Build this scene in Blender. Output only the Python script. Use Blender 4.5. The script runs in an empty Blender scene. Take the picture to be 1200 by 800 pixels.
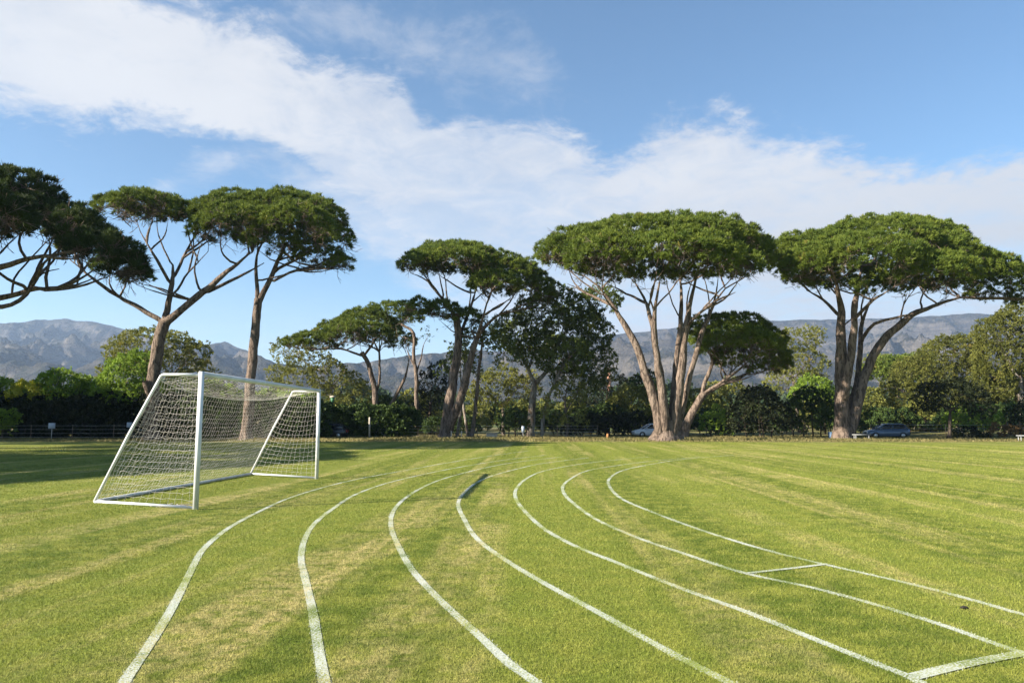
import bpy, math, time
import numpy as np
from mathutils import Vector

T0 = time.time()
rng = np.random.default_rng(11)
SC = bpy.context.scene
COL = SC.collection

# ------------------------------------------------------------------ camera model
FPX, HOR, EYE = 870.0, 495.0, 1.555
PITCH = math.atan((HOR - 400.0) / FPX)
CP, SP = math.cos(PITCH), math.sin(PITCH)


def ray(u, v):
    a, b = (u - 600.0) / FPX, (400.0 - v) / FPX
    return np.array([a, CP - b * SP, SP + b * CP])


def G(u, v, z=0.0):
    d = ray(u, v)
    s = (z - EYE) / d[2]
    return np.array([d[0] * s, d[1] * s, z])


def P(u, v, y):
    d = ray(u, v)
    s = y / d[1]
    return np.array([d[0] * s, y, d[2] * s + EYE])


def sstep(a, b, x):
    t = np.clip((x - a) / (b - a), 0, 1)
    return t * t * (3 - 2 * t)


# ------------------------------------------------------------------ numpy noise
_perm = np.random.default_rng(3).permutation(256)
_perm = np.concatenate([_perm, _perm])
_ga = np.random.default_rng(4).uniform(0, 2 * math.pi, 256)
_gx, _gy = np.cos(_ga), np.sin(_ga)


def perlin(x, y):
    xi = np.floor(x).astype(int); yi = np.floor(y).astype(int)
    xf = x - xi; yf = y - yi
    xi &= 255; yi &= 255
    u = xf ** 3 * (xf * (xf * 6 - 15) + 10); v = yf ** 3 * (yf * (yf * 6 - 15) + 10)

    def g(ix, iy, dx, dy):
        h = _perm[_perm[ix & 255] + (iy & 255)]
        return _gx[h] * dx + _gy[h] * dy
    a = g(xi, yi, xf, yf); b = g(xi + 1, yi, xf - 1, yf)
    c = g(xi, yi + 1, xf, yf - 1); d = g(xi + 1, yi + 1, xf - 1, yf - 1)
    return (a + u * (b - a)) + v * ((c + u * (d - c)) - (a + u * (b - a)))


def fbm(x, y, o=5, g=0.5, ridged=False):
    s = 0; a = 1.0; t = 0
    for k in range(o):
        n = perlin(x * 2 ** k + 17.3 * k, y * 2 ** k + 5.1 * k)
        s = s + a * ((1 - 2 * np.abs(n)) if ridged else n)
        t += a; a *= g
    return s / t


# ------------------------------------------------------------------ ground shape
def gz(x, y):
    x = np.asarray(x, float); y = np.asarray(y, float)
    hump = 0.11 * sstep(-5.4, -7.6, x) * (1 - sstep(26, 42, y)) * sstep(4, 9, y)
    r = np.hypot(x, y)
    far = np.maximum(r - 92, 0)
    rise = 0.016 * far + 2.2 * sstep(150, 260, r) * (0.6 + fbm(x / 130, y / 130, 2))
    return hump + np.where(y > 0, rise, 0.0)


# ------------------------------------------------------------------ mesh helpers
def mesh_from(name, verts, faces_flat, sizes, mats, smooth=False, tint=None, midx=None):
    verts = np.asarray(verts, np.float32).reshape(-1, 3)
    faces_flat = np.asarray(faces_flat, np.int32).ravel()
    sizes = np.asarray(sizes, np.int32)
    me = bpy.data.meshes.new(name)
    me.vertices.add(len(verts)); me.vertices.foreach_set('co', verts.ravel())
    me.loops.add(len(faces_flat)); me.loops.foreach_set('vertex_index', faces_flat)
    me.polygons.add(len(sizes))
    st = np.zeros(len(sizes), np.int32); st[1:] = np.cumsum(sizes)[:-1]
    me.polygons.foreach_set('loop_start', st)
    me.polygons.foreach_set('loop_total', sizes)
    if midx is not None:
        me.polygons.foreach_set('material_index', np.asarray(midx, np.int32))
    if smooth:
        me.polygons.foreach_set('use_smooth', np.ones(len(sizes), bool))
    me.update(calc_edges=True)
    if tint is not None:
        at = me.attributes.new('tint', 'FLOAT', 'POINT')
        at.data.foreach_set('value', np.asarray(tint, np.float32))
    for m in (mats if isinstance(mats, (list, tuple)) else [mats]):
        me.materials.append(m)
    return me


def link(name, me, parent=None, loc=None):
    o = bpy.data.objects.new(name, me)
    COL.objects.link(o)
    if parent is not None:
        o.parent = parent
    if loc is not None:
        o.location = loc
    return o


def empty(name, loc, rz=0.0):
    o = bpy.data.objects.new(name, None)
    COL.objects.link(o)
    o.location = tuple(float(c) for c in loc); o.rotation_euler = (0, 0, rz)
    o.empty_display_size = 0.3
    return o


def tag(o, label=None, cat=None, group=None, kind=None):
    if label: o['label'] = label
    if cat: o['category'] = cat
    if group: o['group'] = group
    if kind: o['kind'] = kind
    return o


class MB:
    """collects tubes, boxes and lofts into one mesh"""
    def __init__(s):
        s.v = []; s.f = []; s.n = 0

    def add(s, verts, faces):
        verts = np.asarray(verts, float).reshape(-1, 3)
        s.v.append(verts)
        for f in faces:
            s.f.append([i + s.n for i in f])
        s.n += len(verts)

    def box(s, lo, hi, bev=0.0):
        x0, y0, z0 = lo; x1, y1, z1 = hi
        if bev <= 0:
            v = [(x0, y0, z0), (x1, y0, z0), (x1, y1, z0), (x0, y1, z0), (x0, y0, z1), (x1, y0, z1), (x1, y1, z1), (x0, y1, z1)]
            s.add(v, [(3, 2, 1, 0), (4, 5, 6, 7), (0, 1, 5, 4), (1, 2, 6, 5), (2, 3, 7, 6), (3, 0, 4, 7)])
        else:
            rings = []
            for z, i in ((z0, bev), (z0 + bev, 0), (z1 - bev, 0), (z1, bev)):
                rings.append([(x0 + i, y0 + i, z), (x1 - i, y0 + i, z), (x1 - i, y1 - i, z), (x0 + i, y1 - i, z)])
            s.loft(rings)

    def loft(s, rings, closed=True, caps=True):
        n = len(rings[0]); v = [p for r in rings for p in r]; f = []
        for k in range(len(rings) - 1):
            for i in range(n if closed else n - 1):
                j = (i + 1) % n
                f.append((k * n + i, k * n + j, (k + 1) * n + j, (k + 1) * n + i))
        if caps:
            f.append(tuple(range(n - 1, -1, -1)))
            f.append(tuple((len(rings) - 1) * n + i for i in range(n)))
        s.add(v, f)

    def tube(s, pts, r, n=8, caps=True):
        pts = [np.asarray(p, float) for p in pts]
        rs = r if isinstance(r, (list, tuple, np.ndarray)) else [r] * len(pts)
        rings = []; prev = None
        for i, p in enumerate(pts):
            t = pts[min(i + 1, len(pts) - 1)] - pts[max(i - 1, 0)]
            t = t / (np.linalg.norm(t) + 1e-9)
            if prev is None:
                a = np.array([0, 0, 1.0]) if abs(t[2]) < 0.9 else np.array([1.0, 0, 0])
                prev = np.cross(t, a); prev /= np.linalg.norm(prev)
            prev = prev - t * prev.dot(t); prev /= np.linalg.norm(prev) + 1e-9
            b = np.cross(t, prev)
            rings.append([p + rs[i] * (math.cos(2 * math.pi * k / n) * prev + math.sin(2 * math.pi * k / n) * b) for k in range(n)])
        s.loft(rings, True, caps)

    def build(s, name, mat, parent=None, smooth=False, loc=None):
        v = np.concatenate(s.v); fl = [i for f in s.f for i in f]; sz = [len(f) for f in s.f]
        return link(name, mesh_from(name, v, fl, sz, mat, smooth), parent, loc)


# ------------------------------------------------------------------ materials
def newmat(name):
    m = bpy.data.materials.new(name); m.use_nodes = True
    nt = m.node_tree; nt.nodes.clear()
    out = nt.nodes.new('ShaderNodeOutputMaterial')
    return m, nt, out


class N:
    """tiny node writer"""
    def __init__(s, nt): s.nt = nt

    def node(s, t, **kw):
        n = s.nt.nodes.new(t)
        for k, v in kw.items(): setattr(n, k, v)
        return n

    def put(s, sock, val):
        if isinstance(val, bpy.types.NodeSocket): s.nt.links.new(val, sock)
        elif val is not None: sock.default_value = val

    def math(s, op, a, b=None, c=None, clamp=False):
        n = s.node('ShaderNodeMath', operation=op, use_clamp=clamp)
        s.put(n.inputs[0], a); s.put(n.inputs[1], b)
        if c is not None: s.put(n.inputs[2], c)
        return n.outputs[0]

    def vmath(s, op, a, b=None):
        n = s.node('ShaderNodeVectorMath', operation=op)
        s.put(n.inputs[0], a); s.put(n.inputs[1], b)
        return n.outputs[0]

    def noise(s, vec, scale, detail=4, rough=0.55, dist=0.0):
        n = s.node('ShaderNodeTexNoise')
        s.put(n.inputs['Vector'], vec); n.inputs['Scale'].default_value = scale
        n.inputs['Detail'].default_value = detail; n.inputs['Roughness'].default_value = rough
        n.inputs['Distortion'].default_value = dist
        return n.outputs['Fac']

    def ramp(s, fac, a, b, lo=0.0, hi=1.0):
        n = s.node('ShaderNodeMapRange', interpolation_type='SMOOTHSTEP')
        s.put(n.inputs[0], fac); n.inputs[1].default_value = a; n.inputs[2].default_value = b
        n.inputs[3].default_value = lo; n.inputs[4].default_value = hi
        return n.outputs[0]

    def mix(s, fac, a, b, blend='MIX'):
        n = s.node('ShaderNodeMix', data_type='RGBA', blend_type=blend)
        s.put(n.inputs['Factor'], fac)
        for k, v in ((6, a), (7, b)):
            if isinstance(v, tuple) and len(v) == 3: v = (*v, 1)
            s.put(n.inputs[k], v)
        return n.outputs[2]

    def pos(s): return s.node('ShaderNodeNewGeometry').outputs['Position']

    def obj(s): return s.node('ShaderNodeTexCoord').outputs['Object']

    def scale(s, v, x, y, z):
        return s.vmath('MULTIPLY', v, (x, y, z))

    def attr(s, name): return s.node('ShaderNodeAttribute', attribute_name=name).outputs['Fac']

    def bump(s, h, strength=0.3, dist=0.05):
        n = s.node('ShaderNodeBump'); n.inputs['Strength'].default_value = strength
        n.inputs['Distance'].default_value = dist; s.put(n.inputs['Height'], h)
        return n.outputs[0]

    def principled(s, col, rough=0.7, spec=0.3, metal=0.0, normal=None):
        n = s.node('ShaderNodeBsdfPrincipled')
        if isinstance(col, tuple) and len(col) == 3: col = (*col, 1)
        s.put(n.inputs['Base Color'], col); s.put(n.inputs['Roughness'], rough)
        n.inputs['Specular IOR Level'].default_value = spec; n.inputs['Metallic'].default_value = metal
        if normal is not None: s.put(n.inputs['Normal'], normal)
        return n


def simple(name, col, rough=0.6, spec=0.4, metal=0.0, var=0.15, vscale=6.0):
    m, nt, out = newmat(name); n = N(nt)
    f = n.noise(n.obj(), vscale, 5)
    c = n.mix(n.ramp(f, 0.35, 0.7), tuple(x * (1 - var) for x in col), tuple(min(1, x * (1 + var)) for x in col))
    r = n.math('ADD', n.math('MULTIPLY', f, 0.2), rough - 0.1)
    b = n.principled(c, r, spec, metal)
    nt.links.new(b.outputs[0], out.inputs[0])
    return m


def foliage(name, c0, c1, c2=None, trans=0.25, rough=0.6, spec=0.12):
    """c0..c1 leaf colours chosen per sprig (tint), c2 = dry or yellow sprigs"""
    m, nt, out = newmat(name); n = N(nt)
    t = n.attr('tint')
    c = n.mix(n.ramp(t, 0.0, 0.85), c0, c1)
    if c2: c = n.mix(n.ramp(t, 0.86, 1.0), c, c2)
    b = n.principled(c, rough, spec)
    tr = n.node('ShaderNodeBsdfTranslucent')
    n.put(tr.inputs[0], n.mix(0.5, c, tuple(min(1, x * 1.6) for x in c1)))
    mx = n.node('ShaderNodeMixShader'); mx.inputs[0].default_value = trans
    nt.links.new(b.outputs[0], mx.inputs[1]); nt.links.new(tr.outputs[0], mx.inputs[2])
    nt.links.new(mx.outputs[0], out.inputs[0])
    return m


def bark(name, ca, cb, cdark, vs=1.0):
    m, nt, out = newmat(name); n = N(nt)
    o = n.obj()
    plates = n.noise(n.scale(o, 3.2 * vs, 3.2 * vs, 0.8 * vs), 1.6, 6, 0.65, 0.6)
    big = n.noise(o, 0.5, 3)
    fine = n.noise(o, 9.0, 4)
    c = n.mix(n.ramp(big, 0.3, 0.7), ca, cb)
    c = n.mix(n.math('MULTIPLY', n.ramp(plates, 0.54, 0.42), 0.9), c, cdark)
    c = n.mix(n.math('MULTIPLY', n.ramp(fine, 0.55, 0.75), 0.35), c, tuple(min(1, x * 1.5) for x in cb))
    h = n.math('ADD', plates, n.math('MULTIPLY', fine, 0.3))
    b = n.principled(n.mix(1.0, c, (0.60, 0.60, 0.61), 'MULTIPLY'), 0.9, 0.15, normal=n.bump(h, 1.0, 0.3))
    nt.links.new(b.outputs[0], out.inputs[0])
    return m


def turf_color(n, pos):
    """mown lawn colour from world position; shared by the soil sheet and the blades"""
    sx = n.node('ShaderNodeSeparateXYZ'); n.put(sx.inputs[0], pos)
    x0 = n.math('SUBTRACT', sx.outputs[0], n.math('MULTIPLY', sx.outputs[1], 0.036))
    cb = n.node('ShaderNodeCombineXYZ'); n.put(cb.inputs[0], x0); n.put(cb.inputs[1], sx.outputs[1]); cb.inputs[2].default_value = 0
    q = cb.outputs[0]
    wob = n.math('MULTIPLY', n.noise(n.scale(q, 0.25, 0.06, 0), 1.0, 2), 1.6)
    # mower passes along the field
    xs = n.math('ADD', x0, wob)
    st = n.math('SINE', n.math('MULTIPLY', xs, 2 * math.pi / 3.7))
    st = n.ramp(st, -0.35, 0.35)
    streak = n.noise(n.scale(q, 0.95, 0.035, 0), 1.0, 4, 0.6)
    patch = n.noise(q, 0.42, 5, 0.6, 0.4)
    small = n.noise(q, 2.6, 5, 0.65)
    tiny = n.noise(q, 26.0, 3, 0.6)
    c = n.mix(st, TURF_A, TURF_B)
    c = n.mix(n.ramp(small, 0.38, 0.66), c, TURF_C)
    dry = n.math('MULTIPLY', n.ramp(streak, 0.48, 0.64), n.ramp(patch, 0.34, 0.58))
    track = n.noise(n.scale(q, 1.15, 0.004, 0), 1.0, 2, 0.5)
    track = n.math('MULTIPLY', n.ramp(track, 0.57, 0.65), n.ramp(n.noise(n.scale(q, 0.4, 0.10, 0), 1.0, 3), 0.36, 0.58))
    dry = n.math('ADD', dry, n.math('MULTIPLY', track, 0.75))
    dry = n.math('ADD', n.math('MULTIPLY', dry, 0.8), n.math('MULTIPLY', n.ramp(patch, 0.6, 0.78), 0.3), clamp=True)
    dry = n.math('MULTIPLY', dry, n.ramp(n.noise(q, 7.0, 3), 0.3, 0.6))
    c = n.mix(n.math('MULTIPLY', dry, 0.9), c, TURF_DRY)
    return c, tiny, sx.outputs[1], q


TURF_A = (0.106, 0.148, 0.016)
TURF_B = (0.178, 0.218, 0.031)
TURF_C = (0.245, 0.263, 0.045)
TURF_DRY = (0.497, 0.410, 0.175)
ROUGH_DRY = (0.22, 0.18, 0.085)


def mat_ground():
    m, nt, out = newmat('turf_soil'); n = N(nt)
    pos = n.pos()
    c, tiny, y, q = turf_color(n, pos)
    c = n.mix(n.ramp(tiny, 0.25, 0.7, 0.25, 1.1), (0.070, 0.090, 0.020), c)
    # unmown dry strip and scrub ground beyond the lawn
    edge = n.math('ADD', y, n.math('MULTIPLY', n.math('SUBTRACT', n.noise(q, 0.12, 3), 0.5), 9.0))
    rough = n.mix(n.ramp(n.noise(q, 0.5, 5), 0.35, 0.65), ROUGH_DRY, (0.10, 0.12, 0.035))
    c = n.mix(n.ramp(edge, 58.0, 64.0), c, rough)
    field = n.mix(n.ramp(n.noise(n.scale(q, 0.012, 0.012, 0), 1.0, 5), 0.4, 0.62), (0.24, 0.19, 0.10), (0.07, 0.10, 0.03))
    c = n.mix(n.ramp(y, 95, 130), c, field)
    h = n.math('ADD', tiny, n.math('MULTIPLY', n.noise(q, 90.0, 2), 0.6))
    b = n.principled(c, 0.9, 0.12, normal=n.bump(h, 0.8, 0.03))
    nt.links.new(b.outputs[0], out.inputs[0])
    return m


def mat_blade():
    m, nt, out = newmat('grass_blade'); n = N(nt)
    c, tiny, y, q = turf_color(n, n.pos())
    t = n.attr('tint')
    c = n.mix(n.ramp(t, 0.0, 0.5), n.mix(1.0, c, (0.45, 0.52, 0.42), 'MULTIPLY'), c)
    c = n.mix(n.math('MULTIPLY', n.ramp(t, 0.55, 1.0), 0.5), c, (0.40, 0.385, 0.13))
    b = n.principled(c, 0.6, 0.2)
    tr = n.node('ShaderNodeBsdfTranslucent'); n.put(tr.inputs[0], c)
    mx = n.node('ShaderNodeMixShader'); mx.inputs[0].default_value = 0.3
    nt.links.new(b.outputs[0], mx.inputs[1]); nt.links.new(tr.outputs[0], mx.inputs[2])
    nt.links.new(mx.outputs[0], out.inputs[0])
    return m


def mat_line():
    m, nt, out = newmat('line_paint'); n = N(nt)
    pos = n.pos()
    c, tiny, y, q = turf_color(n, pos)
    w = n.noise(q, 62.0, 4, 0.7)
    wear = n.noise(q, 1.3, 4, 0.6)
    f = n.ramp(n.math('ADD', w, n.math('MULTIPLY', n.math('SUBTRACT', wear, 0.5), 0.5)), 0.44, 0.56)
    c = n.mix(n.math('ADD', n.math('MULTIPLY', f, 0.86), 0.05), c, (0.44, 0.47, 0.44))
    b = n.principled(c, 0.85, 0.15)
    nt.links.new(b.outputs[0], out.inputs[0])
    return m


def mat_mountain():
    m, nt, out = newmat('mountain_rock'); n = N(nt)
    g = n.node('ShaderNodeNewGeometry'); pos = g.outputs['Position']
    sep = n.node('ShaderNodeSeparateXYZ'); n.put(sep.inputs[0], pos)
    nz = n.node('ShaderNodeSeparateXYZ'); n.put(nz.inputs[0], g.outputs['Normal'])
    f1 = n.noise(pos, 0.006, 7, 0.65, 0.3)
    f2 = n.noise(n.scale(pos, 1, 1, 2.4), 0.02, 6, 0.65)
    strata = n.noise(n.scale(pos, 0.002, 0.002, 0.035), 1.0, 5, 0.6)
    scrub = n.mix(n.ramp(f2, 0.35, 0.65), (0.018, 0.021, 0.013), (0.045, 0.038, 0.027))
    rock = n.mix(n.ramp(strata, 0.35, 0.65), (0.040, 0.036, 0.034), (0.125, 0.110, 0.095))
    steep = n.ramp(n.math('ADD', nz.outputs[2], n.math('MULTIPLY', n.math('SUBTRACT', f1, 0.5), 0.7)), 0.86, 0.66)
    c = n.mix(steep, scrub, rock)
    c = n.mix(n.math('MULTIPLY', n.ramp(f1, 0.58, 0.72), n.ramp(sep.outputs[2], 260, 60)), c, (0.080, 0.065, 0.040))
    h = n.math('ADD', f1, n.math('MULTIPLY', f2, 0.5))
    b = n.principled(c, 0.95, 0.1, normal=n.bump(h, 1.0, 90.0))
    nt.links.new(b.outputs[0], out.inputs[0])
    return m
SUN_EL = math.radians(25.6); SUN_STR = 5.0; SUN_COL = (1.0, 0.90, 0.74)
SKY_STR = 0.05; SKY_TINT = (0.74, 0.94, 1.06, 1); EXPO = 1.78; HAZE = 1.0e-4; DENOISE = True
CLOUD_W = (4.75, 4.8, 4.95, 1); CLOUD_G = (3.85, 3.95, 4.15, 1); CLOUD_S = (3.8, 4.0, 4.4, 1)
# ------------------------------------------------------------------ trees
def unit(v):
    return v / (np.linalg.norm(v, axis=-1, keepdims=True) + 1e-9)


def fib_dirs(n, R):
    i = np.arange(n) + 0.5
    ph = i * 2.399963 + R.uniform(0, 6.28)
    z = 1 - 2 * i / n
    s = np.sqrt(1 - z * z)
    return np.stack([s * np.cos(ph), s * np.sin(ph), z], 1)


def grow(stems, atts, R, r_tip=0.016, expo=2.5, sag=0.25, bf=0.75):
    """stems: [(pts, r0, r1, usable_from 0..1)], atts: (N,3). returns pos, parent, radius"""
    pos = []; par = []; rmin = []; use = []; tang = []
    for si, (pts, r0, r1, uf) in enumerate(stems):
        pts = [np.asarray(p, float) for p in pts]
        L = [0.0]
        for a, b in zip(pts[:-1], pts[1:]): L.append(L[-1] + np.linalg.norm(b - a))
        n = max(3, int(L[-1] / 0.55))
        tt = np.linspace(0, L[-1], n + 1)
        arr = np.stack([np.interp(tt, L, [p[k] for p in pts]) for k in range(3)], 1)
        for _ in range(2):                         # soften the corners
            arr[1:-1] = 0.25 * arr[:-2] + 0.5 * arr[1:-1] + 0.25 * arr[2:]
        wob = np.stack([fbm(tt * 0.45 + si * 9.1 + 3.3 * k, tt * 0 + R.uniform(0, 50), 3) for k in range(3)], 1) * 0.22
        wob[0] = 0
        arr = arr + wob * np.minimum(1, tt / 1.5)[:, None]
        if si == 0:
            pi = -1; start = 0
        else:
            pa = np.array(pos); d = np.linalg.norm(pa - arr[0], axis=1)
            pi = int(d.argmin()); start = 1 if d[pi] < 1.2 else 0
            if arr[0][2] < 0.3 and d[pi] > 0.9: pi = -1; start = 0
        for k in range(start, len(arr)):
            f = tt[k] / tt[-1]
            pos.append(arr[k]); par.append(pi); pi = len(pos) - 1
            rmin.append((r0 + (r1 - r0) * f) * (1 - 0.55 * max(0, (f - 0.7) / 0.3) * (uf < 0.9))); use.append(f >= uf)
            tang.append(unit(arr[min(k + 1, len(arr) - 1)] - arr[max(k - 1, 0)]))
    nst = len(pos)
    M = nst + len(atts) * 14
    A = np.zeros((M, 3)); A[:nst] = pos; Tn = np.zeros((M, 3)); Tn[:nst] = tang
    U = np.zeros(M, bool); U[:nst] = use
    PR = par + []; RM = rmin + []
    PL = np.zeros(M)
    for i in range(nst):
        if PR[i] >= 0: PL[i] = PL[PR[i]] + 0.4 * np.linalg.norm(A[i] - A[PR[i]])
    cnt = nst
    tips = np.array(pos)[np.array(use)]
    order = np.argsort([np.linalg.norm(tips - a, axis=1).min() for a in atts]) if len(atts) else []
    for ai in order:
        a = atts[ai]
        d = a - A[:cnt]
        dist = np.linalg.norm(d, axis=1) + 1e-6
        cs = (d * Tn[:cnt]).sum(1) / dist
        hor = np.hypot(d[:, 0], d[:, 1])
        cost = dist * (1 + 0.35 * (1 - cs)) + 1.2 * np.maximum(0, 0.05 * hor - d[:, 2]) + bf * PL[:cnt]
        cost[~U[:cnt]] = 1e9
        j = int(cost.argmin())
        p0 = A[j]; D = dist[j]
        n = int(min(13, max(2, round(D / 0.75))))
        t0 = unit(Tn[j] * 0.7 + unit(d[j]) * 0.8)
        mid = p0 + t0 * D * 0.45 - np.array([0, 0, sag * 0.12 * D])
        pi = j
        off = R.normal(0, 0.05 * D ** 0.5, (n, 3))
        for k in range(1, n + 1):
            t = k / n
            q = (1 - t) ** 2 * p0 + 2 * t * (1 - t) * mid + t * t * a
            if k < n: q = q + off[k - 1]
            A[cnt] = q; Tn[cnt] = unit(q - A[pi]); U[cnt] = True
            PL[cnt] = PL[pi] + np.linalg.norm(q - A[pi])
            PR.append(pi); RM.append(0.0); pi = cnt; cnt += 1
    A = A[:cnt]; PR = np.array(PR); RM = np.array(RM)
    w = np.zeros(cnt); haschild = np.zeros(cnt, bool)
    haschild[PR[PR >= 0]] = True
    w[~haschild] = 1
    for i in range(cnt - 1, -1, -1):
        if PR[i] >= 0 and PR[i] < i: w[PR[i]] += w[i]
    r = r_tip * np.maximum(w, 1) ** (1 / expo)
    stem = np.arange(cnt) < nst
    r = np.where(stem, np.maximum(RM, np.minimum(r, RM * 1.3)), r)
    for i in range(nst, cnt):
        r[i] = min(r[i], r[PR[i]] * 0.9)
    return A, PR, np.maximum(r, 0.011), nst


def tubes(A, PR, r, R, thick=0.05, flare=0.5, flare_h=1.2):
    """skin a skeleton: swept rings for thick wood, three-sided pieces for twigs"""
    n = len(A); V = []; Fq = []; nv = 0
    kids = [[] for _ in range(n)]
    for i, p in enumerate(PR):
        if p >= 0: kids[p].append(i)
    thickm = r >= thick
    done = np.zeros(n, bool)
    starts = [(i, -1) for i in range(n) if PR[i] < 0]
    while starts:
        i, par = starts.pop()
        chain = [par] if par >= 0 else []
        cur = i
        while True:
            chain.append(cur); done[cur] = True
            k = [c for c in kids[cur] if thickm[c]]
            if not k: break
            k.sort(key=lambda c: -r[c])
            for c in k[1:]: starts.append((c, cur))
            cur = k[0]
        if len(chain) < 2: continue
        pts = A[chain]; rr = r[chain].copy()
        if par >= 0: rr[0] = rr[1]
        ns = 14 if rr.max() > 0.3 else (9 if rr.max() > 0.12 else 5)
        prev = None; base = nv
        seed = R.uniform(0, 99)
        ang = np.arange(ns) * 2 * math.pi / ns
        for q in range(len(pts)):
            t = unit(pts[min(q + 1, len(pts) - 1)] - pts[max(q - 1, 0)])
            if prev is None:
                a = np.array([1.0, 0, 0]) if abs(t[0]) < 0.8 else np.array([0, 1.0, 0])
                prev = np.cross(t, a)
            prev = unit(prev - t * prev.dot(t)); b = np.cross(t, prev)
            rad = rr[q] * (1 + 0.24 * perlin(np.cos(ang) * 1.3 + seed, np.sin(ang) * 1.3 + q * 0.33) + 0.12 * perlin(np.cos(ang) * 2.6 + seed, np.sin(ang) * 2.6 + q * 0.9))
            if flare and par < 0 and pts[q][2] < flare_h:
                g = (1 - max(0, pts[q][2]) / flare_h) ** 2
                rad = rad * (1 + g * flare * (0.75 + 0.5 * np.cos(ang * 4 + seed)))
            V.append(pts[q] + rad[:, None] * (np.cos(ang)[:, None] * prev + np.sin(ang)[:, None] * b))
        m = len(pts)
        for q in range(m - 1):
            for k in range(ns):
                k2 = (k + 1) % ns
                Fq.append((base + q * ns + k, base + q * ns + k2, base + (q + 1) * ns + k2, base + (q + 1) * ns + k))
        nv += m * ns
    thin = np.where(~thickm & (PR >= 0))[0]
    if len(thin):
        a = A[PR[thin]]; b = A[thin]
        ra = np.minimum(r[PR[thin]], r[thin] * 1.35); rb = r[thin]
        t = unit(b - a)
        h = np.where(np.abs(t[:, :1]) < 0.8, np.array([[1.0, 0, 0]]), np.array([[0, 1.0, 0]]))
        u = unit(np.cross(t, h)); v = np.cross(t, u)
        rings = []
        for k in range(3):
            c, s = math.cos(k * 2.0944), math.sin(k * 2.0944)
            o = c * u + s * v
            rings.append(a + o * ra[:, None]); rings.append(b + o * rb[:, None])
        vv = np.stack(rings, 1).reshape(-1, 3)
        V.append(vv)
        idx = nv + np.arange(len(thin))[:, None] * 6
        for k in range(3):
            k2 = (k + 1) % 3
            Fq.extend(map(tuple, (idx + np.array([[2 * k, 2 * k2, 2 * k2 + 1, 2 * k + 1]])).tolist()))
    return np.concatenate(V), np.array(Fq, np.int32)


def ellip_bumps(lobes, spacing, R, zmin=-0.25, keep=0.8, flat=0.0):
    """bump centres over a set of ellipsoids (c, r3): returns centre, outward normal, lobe index"""
    C = []; Nn = []
    for li, (c, rr) in enumerate(lobes):
        a, b, h = rr
        area = 4 * math.pi * (((a * b) ** 1.6 + (a * h) ** 1.6 + (b * h) ** 1.6) / 3) ** (1 / 1.6)
        n = max(8, int(area / spacing ** 2))
        d = fib_dirs(n, R) + R.normal(0, 0.35 / math.sqrt(n) * 2, (n, 3))
        d = unit(d)
        d = d[d[:, 2] > zmin]
        # puff the outline in and out so it is never a clean ellipse
        s = 0.93 + 0.16 * perlin(d[:, 0] * 2.1 + li * 7.7 + d[:, 2], d[:, 1] * 2.1 + li * 3.1)
        p = c + d * np.array(rr) * s[:, None]
        p = p + unit(d / np.array(rr)) * R.uniform(-0.36, 0.12, (len(d), 1)) * min(1.0, spacing)
        ok = np.ones(len(p), bool)
        for lj, (c2, r2) in enumerate(lobes):
            if lj == li: continue
            q = np.linalg.norm((p - c2) / np.array(r2), axis=1)
            ok &= q > keep
        C.append(p[ok]); Nn.append(unit(d / np.array(rr))[ok])
    return np.concatenate(C), np.concatenate(Nn)


def sprigs(Cb, Nb, rb, R, tufts, blades, blen, bwid, up=0.5, spread=0.8, leaf='needle', droop=0.0, flat=0.55, porous=0.0):
    """leaf faces: tufts on the outer half of every bump, blades radiating from every tuft"""
    nb = len(Cb)
    axis = unit(Nb * (1 - up) + np.array([0, 0, up]))
    d = unit(R.normal(0, 1, (nb, tufts, 3)) + axis[:, None, :] * (1.7 if leaf == 'needle' else 1.1))
    sc = R.uniform(0.72 if leaf == 'needle' else 0.5, 1.05, (nb, tufts, 1)) * rb[:, None, None]
    tc = Cb[:, None, :] + d * sc * np.array([1, 1, flat + 0.2])
    tint_b = np.clip(R.normal(0.42, 0.17, nb), 0, 1)
    tint_t = np.clip(tint_b[:, None] + R.normal(0, 0.11, (nb, tufts)), 0, 1)
    tc = tc.reshape(-1, 3); d = d.reshape(-1, 3); tint = tint_t.ravel()
    if porous > 0:
        k = R.uniform(0, 1, len(tc)) > porous
        tc, d, tint = tc[k], d[k], tint[k]
    n = len(tc)
    bd = unit(d[:, None, :] * 0.9 + np.array([0, 0, 0.35 - droop]) + R.normal(0, spread, (n, blades, 3)))
    ln = blen * R.uniform(0.65, 1.25, (n, blades, 1))
    wd = bwid * R.uniform(0.75, 1.3, (n, blades, 1))
    side = unit(np.cross(bd, R.normal(0, 1, (n, blades, 3))))
    o = tc[:, None, :] + R.normal(0, blen * 0.22, (n, blades, 3))
    if leaf == 'needle':
        v = np.stack([o - side * wd / 2, o + side * wd / 2, o + bd * ln], 2).reshape(-1, 3)
        f = np.arange(len(v), dtype=np.int32); sz = np.full(len(v) // 3, 3, np.int32)
        tv = np.repeat(tint, blades * 3)
    else:
        v = np.stack([o, o + bd * ln * 0.5 + side * wd / 2, o + bd * ln, o + bd * ln * 0.5 - side * wd / 2], 2).reshape(-1, 3)
        f = np.arange(len(v), dtype=np.int32); sz = np.full(len(v) // 4, 4, np.int32)
        tv = np.repeat(tint, blades * 4)
    return v, f, sz, np.clip(tv + R.normal(0, 0.05, len(tv)), 0, 1)


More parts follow.
